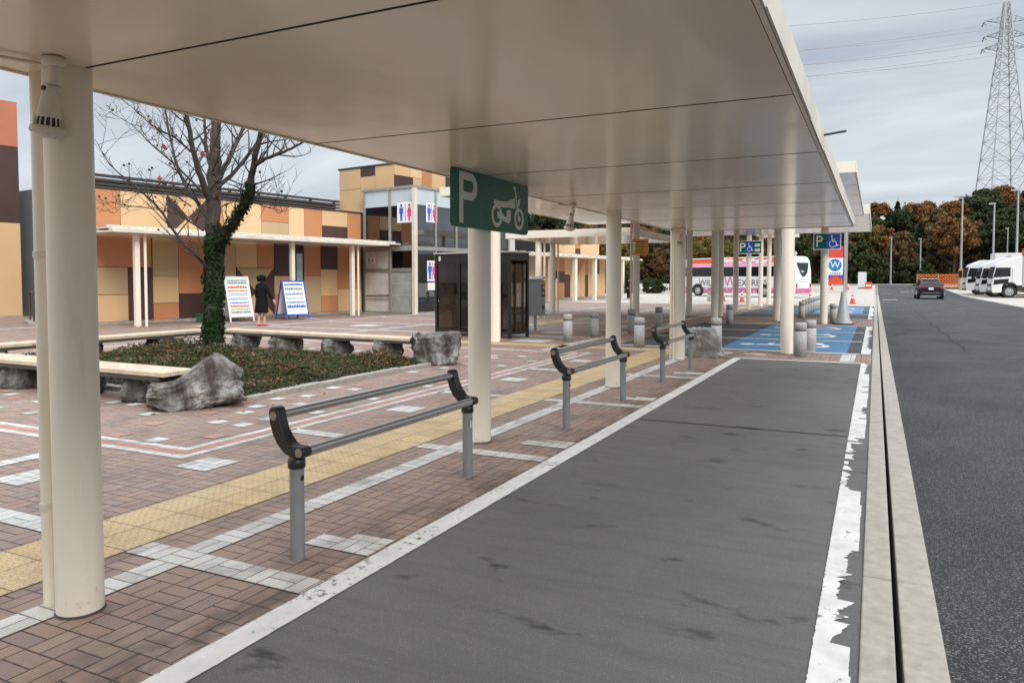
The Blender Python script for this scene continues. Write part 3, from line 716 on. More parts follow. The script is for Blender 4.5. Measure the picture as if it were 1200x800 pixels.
# ---------------- rocks
def rock(name, label, loc, dim, m, seed, rz=0, fn=None, cat='rock', flat=.0, amp=.22, group=None):
    bm = bmesh.new(); bmesh.ops.create_icosphere(bm, subdivisions=5, radius=1.)
    off = Vector((seed*3.7, seed*1.3, seed*7.1))
    for v in bm.verts:
        p = v.co.copy()
        # blocky facets then fine chips
        q = Vector((max(-.72, min(.72, p.x)), max(-.72, min(.72, p.y)), max(-.72, min(.72, p.z))))/.72
        d = 1 + amp*noise.noise(p*1.3+off) + amp*.55*noise.noise(p*3.1+off) + amp*.28*noise.noise(p*7+off) + amp*.55*(abs(noise.noise(p*Vector((4, 4, 1.6))*1.8+off))-.25) + amp*.10*noise.noise(p*21+off)
        q = q*d
        if fn: q = fn(q)
        v.co = Vector((q.x*dim[0]/2, q.y*dim[1]/2, max(-.02, (q.z+1)*dim[2]/2)))
    me = bpy.data.meshes.new(name); bm.to_mesh(me); bm.free()
    for p in me.polygons: p.use_smooth = False
    me.materials.append(m)
    o = bpy.data.objects.new(name, me); COL.objects.link(o); o.location = loc; o.rotation_euler = (0, 0, rz)
    return tag(o, label, cat, group)
def ridge(q):   # peak towards +x, sloping down to -x
    t = (q.x+1)/2
    q.z = -1 + (q.z+1)*(.56 + .5*max(0, 1-abs(t-.72)/.42)); q.x = max(-1.02, min(1.05, q.x)); q.y *= 1 - .35*max(0, q.z); return q
rock('boulder', 'streaked brown and white boulder with a peak at the planter corner', (-7.25, 6.25, 0), (1.02, .58, .56), M['stone'], 3, R(48), ridge, 'boulder')
rock('boulder', 'rugged pale boulder at the far planter corner beside the phone booth', (-7.0, 11.25, 0), (.78, .5, .55), M['stone'], 8, R(35), None, 'boulder')
def wedge(q): q.x += -.28*(q.z) if q.x > 0 else 0; return q
rock('boulder', 'pale grey cut boulder behind the farthest guard rail', (-3.05, 14.75, 0), (.68, .6, .56), M['stone3'], 5, R(12), wedge, 'boulder', amp=.12)

# ---------------- planter
def planter():
    k = MB(); z1 = .065
    for i in range(9): k.box(-7.05, -6.93, 6.75+.47*i, 6.75+.47*i+.46, -.05, z1+random.uniform(-.01, .01))
    for i in range(9): k.box(-13.6+.7*i, -13.6+.7*i+.69, 6.62, 6.74, -.05, z1+random.uniform(-.01, .01))
    for i in range(9): k.box(-13.6+.7*i, -13.6+.7*i+.69, 11., 11.12, -.05, z1+random.uniform(-.01, .01))
    for i in range(9): k.box(-13.74, -13.62, 6.75+.47*i, 6.75+.47*i+.46, -.05, z1)
    o = k.build('planter_kerb', M['drain'], bevel=.012); tag(o, 'low stone kerb round the planting bed beneath the tree', 'kerb')
    s = MB(); n = 24
    vs = [(-13.6+6.55*i/n, 6.75+4.24*j/n, .03+.10*math.sin(math.pi*i/n)*math.sin(math.pi*j/n)) for j in range(n+1) for i in range(n+1)]
    s.add(vs, [(j*(n+1)+i, j*(n+1)+i+1, (j+1)*(n+1)+i+1, (j+1)*(n+1)+i) for j in range(n) for i in range(n)], 0, True)
    s.build('planting_soil', M['soil'], kind='structure')
    c = MB(); rnd = random.Random(11)
    for i in range(52000):
        x = -13.6+6.6*rnd.random(); y = 6.72+4.3*rnd.random()
        d = .5+.5*noise.noise(Vector((x*1.1, y*1.1, 2)))
        e = min(1., (x+13.7)*2, (-6.98-x)*2.2+.25, (y-6.7)*2.2+.2, (11.1-y)*2)
        if rnd.random() > .35+d*.9: continue
        h = .03 + (.03+.34*d*d*rnd.random())*max(.15, e) + .09*math.sin(math.pi*(x+13.6)/6.6)
        s_ = rnd.uniform(.012, .032); a = rnd.uniform(0, 6.28); tl = rnd.uniform(.1, 1.1); ax = Vector((math.cos(a), math.sin(a), 0)); ay = Vector((-math.sin(a)*math.cos(tl), math.cos(a)*math.cos(tl), math.sin(tl)))
        p = Vector((x, y, h)); c.add([p-ax*s_, p+ay*s_*.8-ax*.2*s_, p+ax*s_, p-ay*s_*.8], [(0, 1, 2, 3)], 0)
    o = c.build('ground_cover', LEAF['cover']); tag(o, 'low green brown and reddish ground cover with fallen leaves in the planting bed', 'ground cover', kind='stuff')
    # fallen leaves on the paving near the bed
    f = MB()
    for i in range(90):
        x = rnd.uniform(-9, -6.2); y = rnd.uniform(5.6, 11.5)
        if -13 < x < -7.0 and 6.7 < y < 11.1: continue
        a = rnd.uniform(0, 6.28); s_ = rnd.uniform(.015, .035); c_, n_ = math.cos(a)*s_, math.sin(a)*s_
        f.add([(x-c_, y-n_, .008), (x+n_*.7, y-c_*.7, .012), (x+c_, y+n_, .016), (x-n_*.7, y+c_*.7, .012)], [(0, 1, 2, 3)])
    o = f.build('fallen_leaves', LEAF['rust']); tag(o, 'scattered dry fallen leaves on the paving around the bed', 'leaves', kind='stuff')
planter()
def bench(label, quad, blocks, seed):
    root = empty('stone_bench', (0, 0, 0), 0, label, 'bench', 'timber benches round the planting bed')
    b = MB(); z0, z1 = .365, .42; q = [Vector((x, y, 0)) for x, y in quad]; n = 4
    for i in range(n):    # long slats
        a = q[0].lerp(q[3], i/n+.006); c = q[0].lerp(q[3], (i+1)/n-.006); d = q[1].lerp(q[2], (i+1)/n-.006); e = q[1].lerp(q[2], i/n+.006)
        b.prism([(p.x, p.y, z0) for p in (a, e, d, c)], (0, 0, z1-z0))
    b.build('seat', M['wood'], root, bevel=.006)
    u = MB(); ctr = sum(q, Vector())/4; q2 = [p.lerp(ctr, .03) for p in q]; u.prism([(p.x, p.y, z0-.05) for p in q2], (0, 0, .045)); u.build('seat_frame', M['dgrey'], root)
    for i, (x, y, w, d) in enumerate(blocks):
        r = rock('stone_support', None, (x, y, 0), (w, d, .33), M['stone2'], seed+i, random.uniform(0, 1), None, None, amp=.18); r.parent = root
    return root
bench('long pale timber bench along the near side of the planting bed', [(-12.95, 6.07), (-7.42, 5.93), (-7.46, 6.42), (-12.95, 6.56)], [(-8.2, 6.25, .42, .4), (-9.4, 6.3, .5, .42), (-10.7, 6.3, .45, .42), (-12.2, 6.3, .45, .42)], 20)
bench('pale timber bench along the left side of the planting bed under the bare tree', [(-13.55, 6.6), (-13.05, 6.6), (-13.05, 11.7), (-13.55, 11.7)], [(-13.3, 7.3, .42, .5), (-13.3, 9., .42, .55), (-13.3, 10.6, .42, .5)], 30)
bench('pale timber bench along the far side of the planting bed behind the bare tree', [(-13.0, 11.78), (-7.35, 11.42), (-7.3, 11.86), (-13.0, 12.24)], [(-12.3, 11.95, .5, .42), (-11.1, 11.9, .6, .42), (-9.7, 11.8, .55, .42), (-8.4, 11.72, .5, .42)], 40)
# ================================================================== BUILDINGS (local x out of the facade, local y along it)
ANG = R(-9.3)
def clad(name, root, x, panels, back, th=.03):
    """panels: list of (y0, y1, z0, z1, key) or polygons ([(y, z)...], key) standing proud of a dark backing wall"""
    keys = list(PAN); b = MB(); g = .008
    for p in panels:
        if len(p) == 5:
            y0, y1, z0, z1, k = p; b.box(x, x+th, y0+g, y1-g, z0+g, z1-g, keys.index(k))
        else:
            poly, k = p; b.prism([(x, y, z) for y, z in poly], (th, 0, 0), keys.index(k))
    return b.build(name, [PAN[k] for k in keys], root, bevel=.004)
def shop():
    root = empty('shop_building', (-23.1, 16.0, 0), ANG, 'long low shop building clad in tan, orange and brown panels', 'building')
    W = MB(); W.box(-2.2, -.035, 0, 11.9, 0, 4.56); W.build('wall', PAN['g'], root)
    z0, z1 = .1, 3.05
    lower = [(0, 1.89, 1.93, z1, 'o'), (0, 1.05, 1., 1.93, 'b'), (0, 1.05, z0, 1., 't'), (1.05, 1.92, z0, 1.93, 'd'), (1.92, 2.88, 1.63, z1, 'b'), (1.92, 2.88, .68, 1.63, 't'), (1.92, 2.88, z0, .68, 'o'),
             (2.88, 3.9, 1., z1, 'o'), (2.88, 3.9, z0, 1., 'd'), (3.9, 4.6, 1.5, z1, 'b'), (3.9, 4.6, z0, 1.5, 'd'), (4.6, 5.24, z0, z1, 'b'),
             (5.24, 6.19, 1.98, z1, 't'), (6.19, 7.0, 1.98, z1, 'o'), (7.0, 8.0, 1.67, z1, 'd'), (7.0, 7.68, .92, 1.67, 't'), (7.0, 7.68, z0, .92, 'o'), (7.68, 8.0, z0, 1.67, 'b'),
             (8.5, 9.4, 1.68, z1, 'o'), (8.5, 9.4, z0, 1.68, 'b'), (9.4, 10.35, 1.97, z1, 'd'), (9.4, 10.35, .79, 1.97, 't'), (9.4, 10.35, z0, .79, 'o'),
             (10.35, 11.0, 1.11, z1, 'o'), (10.35, 11.0, z0, 1.11, 't'), (11.0, 11.75, 1.97, z1, 'o'), (11.0, 11.75, 1.11, 1.97, 'o'), (11.0, 11.75, z0, 1.11, 't')]
    a, c, m_ = 5.26, 6.98, 6.12; zm = 1.03; e = .008
    lower += [([(a+e, 1.97), (c-e, 1.97), (m_, zm+e)], 'b'), ([(a+e, z0), (m_, zm-e), (c-e, z0)], 't'), ([(a, 1.95), (m_-e, zm), (a, z0+.02)], 'd'), ([(c, 1.95), (c, z0+.02), (m_+e, zm)], 'd')]
    u0, u1 = 3.05, 4.52
    upper = [(.0, .84, u0, u1, 'o'), (.84, 2.5, 4.03, u1, 'l'), (.84, 2.5, u0, 4.03, 't'), (4.1, 4.7, u0, u1, 'o'), (4.7, 5.4, u0, u1, 't'), (5.4, 6.42, u0, u1, 'l'), (6.42, 7.75, 3.85, u1, 'o'), (6.42, 7.75, u0, 3.85, 'b'),
             (7.75, 8.54, u0, u1, 'l'), (8.54, 9.5, u0, u1, 'o'), (9.5, 10.95, 3.85, u1, 't'), (9.5, 10.95, u0, 3.85, 'd'), (10.95, 11.75, u0, u1, 'o')]
    a, c, m_ = 2.5, 4.1, 3.3; zm = (u0+u1)/2
    upper += [([(a+e, u1), (c-e, u1), (m_, zm+e)], 't'), ([(a+e, u0), (m_, zm-e), (c-e, u0)], 't'), ([(a, u1-.02), (m_-e, zm), (a, u0+.02)], 'd'), ([(c, u1-.02), (c, u0+.02), (m_+e, zm)], 'd')]
    clad('lower_cladding', root, -.03, lower, None); clad('upper_cladding', root, -.03, upper, None)
    b = MB(); b.box(-.02, .05, 0, 11.75, 0, .1); b.build('plinth', M['kerb'], root, bevel=.01)
    b = MB(); b.box(-.3, .045, -.05, 11.85, 4.53, 4.59); b.build('parapet_cap', M['dgrey'], root, bevel=.01)
    b = MB()     # slatted plant screen on the roof
    for i in range(5): b.box(-2.1, -2.0, .6, 12.3, 4.58+.15*i, 4.68+.15*i)
    for i in range(9): b.box(-2.2, -2.1, .8+1.4*i, .9+1.4*i, 4.5, 5.3)
    b.box(-4, -2.3, .6, 12.3, 4.5, 5.15); b.build('roof_screen', M['dgrey'], root)
    b = MB(); b.box(-.02, .02, 8.06, 8.44, .15, 2.75); o = b.build('poster_panel', M['dgrey'], root); c = MB(); c.box(.02, .026, 8.1, 8.4, .5, 2.6); c.build('poster', mat('pale_blue_poster', (.45, .58, .66), .4, var=.25, scale=4), o)
    # covered walk along the front
    b = MB(); b.box(.05, 2.35, -.6, 11.2, 2.97, 3.03); b.build('awning_slab', M['cream2'], root, bevel=.008)
    b = MB()
    b.box(2.1, 2.3, -.6, 12.4, 3.04, 3.10); b.box(.2, 1.9, -.55, 12.0, 3.15, 3.17); b.box(1.95, 2.0, -.6, 12.3, 3.1, 3.2)
    for i in range(22): b.box(.1, 2.25, -.55+.58*i, -.5+.58*i, 3.1, 3.17+.02*(i % 2))
    b.build('awning_frame', M['cream2'], root, bevel=.004)
    for y in (.4, 3.05, 6.48, 9.55):
        b = MB(); b.box(1.72, 1.88, y-.08, y+.08, 0, 2.97); p = b.build('awning_post', M['cream'], root, bevel=.012)
        if y != 6.48: c = MB(); c.tube([(1.93, y+.22, 0), (1.93, y+.22, 2.97)], .045, 16); c.build('downpipe', M['cream'], p)
    return root
shop()
def picto(root, name, o, ex, ey, w, h):
    """men and women board: white board with two figures and a bar"""
    ex = Vector(ex); ey = Vector(ey); n = ex.cross(ey); b = MB(); g = Glyph(b, Vector(o), ex, ey, .012)
    g.poly([(-w/2, -h/2), (w/2, -h/2), (w/2, h/2), (-w/2, h/2)]); o_ = b.build(name, M['sign_white'], root)
    for s, m, nm in ((-1, 'fig_blue', 'man_mark'), (1, 'fig_pink', 'woman_mark')):
        b = MB(); g = Glyph(b, Vector(o)+n*.013, ex, ey, .003); cx = s*w*.24; k = h
        g.disc((cx, .34*k), .075*k)
        if s < 0:
            g.poly([(cx-.13*k, .24*k), (cx-.13*k, -.06*k), (cx-.08*k, -.06*k), (cx-.075*k, -.42*k), (cx-.012*k, -.42*k), (cx, -.1*k), (cx+.012*k, -.42*k), (cx+.075*k, -.42*k), (cx+.08*k, -.06*k), (cx+.13*k, -.06*k), (cx+.13*k, .24*k)])
        else:
            g.poly([(cx-.07*k, .24*k), (cx-.16*k, -.02*k), (cx-.12*k, -.03*k), (cx-.07*k, .08*k), (cx-.14*k, -.2*k), (cx-.06*k, -.2*k), (cx-.055*k, -.42*k), (cx+.055*k, -.42*k), (cx+.06*k, -.2*k), (cx+.14*k, -.2*k), (cx+.07*k, .08*k), (cx+.12*k, -.03*k), (cx+.16*k, -.02*k), (cx+.07*k, .24*k)])
        b.build(nm, M[m], o_)
    b = MB(); g = Glyph(b, Vector(o)+n*.013, ex, ey, .003); g.stroke([(0, -.42*h), (0, .42*h)], .03*h); b.build('divider_mark', M['blackpl'], o_)
    return o_
def toilets():
    root = empty('toilet_building', (-23.1, 16.0, 0), ANG, 'glass fronted toilet lobby with a panelled tower above it', 'building')
    # lobby spans y 11.9..24, x 0..3.1
    Y0, Y1, X1, H = 11.95, 19., 3.1, 5.5
    b = MB(); b.box(-9, 0, 12.0, 24, 0, 4.6); b.box(1.75, X1-.1, Y0+.3, Y0+.4, 5.3, 5.46); b.build('wall', mat('pale_lobby_wall', (.55, .54, .5), .7), root)
    fr = MB(); w = .11
    for x in (.05, 1.68, X1-.0): fr.box(x-.06, x+.06 if x < 3 else x+.06, Y0-.06, Y0+.06, 0, H)
    fr.box(0, X1+.06, Y0-.07, Y0+.07, H, H+.12); fr.box(.12, X1-.06, Y0-.05, Y0+.05, 2.78, 3.0); fr.box(.12, X1-.06, Y0-.05, Y0+.05, 1.86, 2.02); fr.box(0, X1, Y0-.05, Y0+.05, 0, .08)
    for y in (13.35, 14.8, 16.3, 17.7, 19): fr.box(X1-.06, X1+.06, y-.05, y+.05, 0, H)
    fr.box(X1-.06, X1+.07, Y0+.07, Y1, H, H+.12); fr.box(X1-.05, X1+.05, Y0+.06, Y1, 2.8, 2.98); fr.box(X1-.05, X1+.05, Y0+.06, Y1, 0, .08)
    fr.build('glazing_frame', mat('bronze_grey_frame', (.33, .32, .29), .45, .3), root, bevel=.006)
    c = MB(); c.box(X1-.02, X1+.16, Y0-.12, Y0+.06, 0, H-.02); c.build('corner_post', M['cream2'], root, bevel=.01)
    for x0, x1, z0, z1 in ((.11, 1.62, 3.0, H), (1.74, 3.03, 3.0, H), (.11, 1.62, 2.02, 2.78), (1.74, 3.03, 2.02, 2.78), (1.74, 3.03, .08, 1.86)):
        g = MB(); g.box(x0, x1, Y0-.006, Y0+.006, z0, z1); g.build('pane', M['glass'], root)
    ys = [Y0+.06, 13.35, 14.8, 16.3, 17.7, 19]
    for y0, y1 in zip(ys, ys[1:]):
        for z0, z1 in ((.08, 2.8), (2.98, H)):
            g = MB(); g.box(X1-.006, X1+.006, y0+.05, y1-.05, z0, z1); g.build('pane', M['glass'], root)
    d = MB(); d.box(.11, 1.62, Y0-.012, Y0+.02, .08, 1.86); dd = d.build('door', mat('white_door_film', (.66, .65, .63), .3, var=.1, scale=2), root)
    e = MB(); e.tube([(.16, Y0-.05, .78), (1.6, Y0-.05, .82)], .02, 10); e.tube([(.16, Y0-.05, .62), (1.6, Y0-.05, .64)], .012, 10); e.build('handrail', M['dgrey'], dd)
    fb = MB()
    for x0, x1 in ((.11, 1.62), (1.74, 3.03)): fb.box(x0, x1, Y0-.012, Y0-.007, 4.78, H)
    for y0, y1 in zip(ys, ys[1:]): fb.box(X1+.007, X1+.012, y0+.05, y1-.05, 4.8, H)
    fb.build('painted_sky_band', mat('painted_sky_film', (.50, .56, .60), .4, var=.06, scale=1), root)  # bright sky in the upper panes, painted on as a solid pale band
    fb = MB(); fb.box(1.74, 3.03, Y0-.012, Y0-.007, .08, 1.86); fd = fb.build('pale_pane_cover', mat('grey_green_cover', (.36, .38, .34), .35, var=.2, scale=2), root); fb = MB()  # added opaque cover; its pale tone stands for the lit view through clear glass
    for zz in (.82, 1.32, 1.36): fb.box(1.76, 3.0, Y0-.02, Y0-.0125, zz, zz+.02)
    fb.build('door_bar', M['sign_grey'], fd)
    fb = MB(); fb.box(.11, 1.62, Y0-.012, Y0-.007, 2.02, 2.78); fb.build('frosted_transom', mat('pale_film', (.60, .60, .58), .4), root)
    i = MB()  # what stands inside
    i.box(.1, 2.9, 16.2, 16.3, 0, 2.6); i.box(.3, 2.9, 14.2, 14.6, 2.95, 3.05); i.box(.3, 1.5, 15, 15.4, 0, .9); i.box(1.72, 3., 13.0, 13.1, 0, 1.9); i.build('inner_wall', mat('warm_inner_wall', (.55, .52, .46), .8, var=.2, scale=1.2), root)
    i = MB(); i.box(.05, 3., Y0+.2, 16., -.0, .012); i.build('inner_floor', M['kerb'], root)
    picto(root, 'toilet_sign', (2.62, Y0-.02, 4.46), (1, 0, 0), (0, 0, 1), .98, .9)
    picto(root, 'toilet_sign', (X1+.02, 13.08, 4.5), (0, 1, 0), (0, 0, 1), .74, .86)
    picto(root, 'toilet_sign', (X1+.02, 13.1, 1.9), (0, 1, 0), (0, 0, 1), .66, .92)
    picto(root, 'toilet_sign', (.46, Y0-.02, 2.38), (1, 0, 0), (0, 0, 1), .5, .34)
    b = MB(); b.box(X1+.01, X1+.025, 12.8, 13.4, 1.05, 1.38); b.build('notice', M['sign_white'], root)
    # tower
    b = MB(); b.box(-2.02, 1.6, 12.3, 19, 4.5, 6.72); b.build('tower', PAN['g'], root)
    keys = list(PAN); t = MB(); e = .008
    def pl(x0, x1, z0, z1, k): t.box(x0+e, x1-e, 12.27, 12.3, z0+e, z1-e, keys.index(k))
    for q in ((-2.0, -.55, 5.75, 6.7, 't'), (-2.0, -.55, 4.6, 5.75, 't'), (-.55, .41, 6.28, 6.7, 'd'), (-.55, .41, 5.6, 6.28, 't'), (.41, 1.6, 5.6, 6.7, 't'), (-.55, 1.6, 4.6, 5.6, 't')): pl(*q)
    def pr(y0, y1, z0, z1, k): t.box(1.6, 1.63, y0+e, y1-e, z0+e, z1-e, keys.index(k))
    for q in ((12.28, 13.3, 6.22, 6.7, 't'), (12.28, 13.5, 5.5, 6.22, 'd'), (13.3, 14.1, 6.22, 6.7, 'l'), (13.5, 14.1, 5.5, 6.22, 't'), (14.1, 14.8, 5.5, 6.7, 'o'), (14.8, 15.8, 5.5, 6.7, 't'), (15.8, 16.6, 5.5, 6.7, 'd'), (16.6, 19, 5.5, 6.7, 't')): pr(*q)
    t.build('tower_cladding', [PAN[k] for k in keys], root, bevel=.004)
    b = MB(); b.box(-2.06, 1.66, 12.24, 19, 6.7, 6.78); b.build('parapet_cap', M['dgrey'], root)
    # cladding of the wing seen through and beside the glass
    clad('side_cladding', root, .0, [(16.4, 18, .1, 3, 'o'), (18, 19., .1, 1.5, 't'), (18, 19., 1.5, 3, 'd'), (19., 21, .1, 3, 'b'), (21, 23.9, .1, 3, 'o'), (13, 15, 3, 4.5, 'd'), (15, 17, 3, 4.5, 't'), (17, 20, 3, 4.5, 'o')], None)
toilets()
def far_wing():
    root = empty('shop_building', (-21.4, 47.0, 0), ANG, 'far orange and tan panelled wing with white awning posts, seen beyond the grey cabinet', 'building')
    b = MB(); b.box(-9, -.035, -6, 10.6, 0, 3.3); b.box(-9, -.5, 3, 10.4, 3.3, 4.6); b.build('wall', PAN['g'], root)
    z0, z1 = .2, 3.1
    p = [(-6, .85, z0, z1, 'b'), (.85, 2.6, 1.8, z1, 'o'), (.85, 2.0, z0, 1.8, 'o'), (2.0, 3.35, z0, 1.6, 't'), (2.6, 4.3, 2.1, z1, 'o'), (3.35, 4.25, 1.3, 2.1, 'd'), (3.35, 4.25, z0, 1.3, 'o'), (4.25, 5.1, z0, 1.9, 'd'), (4.3, 5.1, 1.9, z1, 't'),
         (7.3, 7.8, z0, 1.9, 'd'), (7.3, 7.8, 1.9, z1, 'o'), (7.8, 9.0, z0, z1, 't'), (9.0, 9.6, 2., z1, 'd'), (9.0, 9.6, z0, 2., 'l'), (9.6, 10.6, z0, z1, 't')]
    a, c, m_, zm = 5.1, 7.3, 6.2, 1.75; e = .008
    p += [([(a+e, z1), (c-e, z1), (m_, zm+e)], 'o'), ([(a+e, z0), (m_, zm-e), (c-e, z0)], 'l'), ([(a, z1-.02), (m_-e, zm), (a, z0+.02)], 't'), ([(c, z1-.02), (c, z0+.02), (m_+e, zm)], 't')]
    clad('lower_cladding', root, -.03, p, None)
    clad('upper_cladding', root, -.5, [(3, 5, 3.3, 4.6, 't'), (5, 6.6, 3.3, 4.6, 'l'), (6.6, 7.4, 3.9, 4.6, 'o'), (6.6, 7.4, 3.3, 3.9, 'd'), (7.4, 10.4, 3.3, 4.6, 'l')], None)
    b = MB(); b.box(-.02, .06, -6, 10.6, 0, .2); b.build('plinth', M['kerb'], root)
    b = MB(); b.box(.06, 1.9, -6, 13.5, 3.1, 3.22)
    for i in range(20): b.box(0, 1.95, -5.8+.95*i, -5.6+.95*i, 3.22, 3.34)
    b.build('awning_slab', M['cream2'], root)
    for y in (-3.4, -.2, 3, 5.9, 8.3, 10.4, 13.1):
        b = MB(); b.box(1.5, 1.75, y-.14, y+.14, 0, 3.1); b.build('awning_post', M['cream'], root)
far_wing()
def left_block():
    root = empty('shop_building', (-30.6, 18.04, 0), ANG, 'tall building at the left edge with terracotta, brown and beige bands', 'building')
    b = MB(); b.box(-8, -.03, -14, 0, 0, 8.5); b.build('wall', PAN['g'], root)
    k = list(PAN); b = MB()
    for j in range(6):
        y1 = -2.4*j; y0 = y1-2.4
        b.box(-.03, 0, y0+.006, y1-.006, 6.75, 8.5, k.index('r')); b.box(-.03, 0, y0+.006, y1-.006, 3.75, 6.74, k.index('d')); b.box(-.03, 0, y0+.006, y1-.006, .1, 3.74, k.index('t'))
    b.build('cladding', [PAN[q] for q in k], root, bevel=.004)
    c = MB(); c.box(-.02, .03, -14, 0, 0, .1); c.build('plinth', M['kerb'], root)
left_block()
def link_block():
    root = empty('service_building', (-31.2, 19.2, 0), ANG, 'narrow grey louvred service block in the gap beside the tall left building', 'building')
    b = MB(); b.box(-5, 0, 0, 6, 0, 5.3); b.build('wall', M['grey'], root)
    b = MB()
    for i in range(34): b.box(.0, .05, .05, 5.9, .1+.115*i, .18+.115*i)
    b.build('louvre', mat('grey_louvre', (.17, .17, .17), .5), root)
    b = MB(); b.box(-.3, .1, -.1, 6, 5.28, 5.4); b.build('parapet_cap', M['dgrey'], root)
link_block()
def railing():
    root = empty('handrail', (-25.54, 15.42, 0), R(-25), 'small brown metal handrail in front of the grey louvres', 'railing')
    for x in (0, -1.05): b = MB(); b.tube([(x, 0, 0), (x, 0, 1.08)], .03, 12); b.build('post', mat('brown_metal', (.07, .045, .035), .5), root)
    b = MB(); b.tube([(-1.1, 0, 1.08), (.05, 0, 1.08)], .03, 12); b.build('rail', MATS['brown_metal'], root)
    b = MB(); b.box(-1.3, .2, -.2, .3, 0, .1); b.build('base', M['kerb'], root)
railing()
# ---------------- boards
def aboard(label, x, y, rz, w, h, frame, rows, lean):
    root = empty('sandwich_board', (x, y, 0), rz, label, 'sandwich board')
    for s in (1, -1):
        T = Matrix.Translation((0, -s*(h*math.sin(R(lean))+.02), 0)) @ Euler((-s*R(lean), 0, 0)).to_matrix().to_4x4()
        b = MB(); b.T = T; t = .02
        b.box(-w/2, -w/2+.05, -t, t, 0, h); b.box(w/2-.05, w/2, -t, t, 0, h); b.box(-w/2+.05, w/2-.05, -t, t, h-.05, h); b.box(-w/2+.05, w/2-.05, -t, t, .16, .21)
        f = b.build('frame', frame, root, bevel=.006)
        c = MB(); c.T = T; c.box(-w/2+.05, w/2-.05, -.008, .008, .21, h-.05); p = c.build('panel', M['sign_white'], f)
        if s > 0:
            for (zz, hh, m, n) in rows:
                d = MB(); d.T = T; rnd = random.Random(int(zz*1000)); xx = -w/2+.1
                while xx < w/2-.14:
                    l = rnd.uniform(.03, .075)*n; l = min(l, w/2-.09-xx); d.box(xx, xx+l, -.012, -.009, h*zz, h*zz+hh*rnd.uniform(.8, 1)); xx += l+rnd.uniform(.008, .02)
                d.build('lettering', m, p)
ink = mat('teal_grey_ink', (.16, .24, .25), .6); inkr = mat('red_orange_ink', (.62, .14, .05), .6); inkb = mat('pale_blue_ink', (.35, .5, .58), .6); inkg = mat('olive_gold_ink', (.42, .34, .1), .6)
aboard('white sandwich board with red and teal lettering right of the tree trunk', -20.95, 19.9, R(80), 1.0, 1.66, M['sign_white'],
       [(.90, .05, ink, 2), (.84, .07, ink, 1.4), (.74, .09, inkr, 1.2), (.67, .05, inkr, 1), (.58, .08, inkb, 1.5), (.48, .09, inkb, 1), (.40, .05, M['fig_blue'], .8), (.32, .08, inkr, 1), (.26, .05, inkg, 1.2), (.18, .1, ink, .6)], 13)
aboard('blue framed sandwich board with dark blue lettering behind a white awning post', -20.1, 21.9, R(74), .98, 1.52, M['blue_sign'],
       [(.88, .07, M['blue_sign'], 3), (.76, .1, ink, 1), (.63, .09, ink, 1), (.52, .08, inkb, .8), (.42, .07, M['fig_blue'], .6), (.30, .12, M['fig_blue'], 1.4), (.22, .05, inkb, 1)], 15)
def planter_tub():
    root = empty('plant_trough', (-21.3, 19.0, 0), R(-9), 'low green plastic trough beside the white sandwich board', 'trough')
    b = MB(); b.box(-.2, .2, -.4, .4, 0, .28); b.build('tub', mat('green_plastic', (.02, .14, .07), .5), root, bevel=.02); c = MB(); c.box(-.22, .22, -.42, .42, .28, .31); c.build('rim', MATS['green_plastic'], root)
planter_tub()
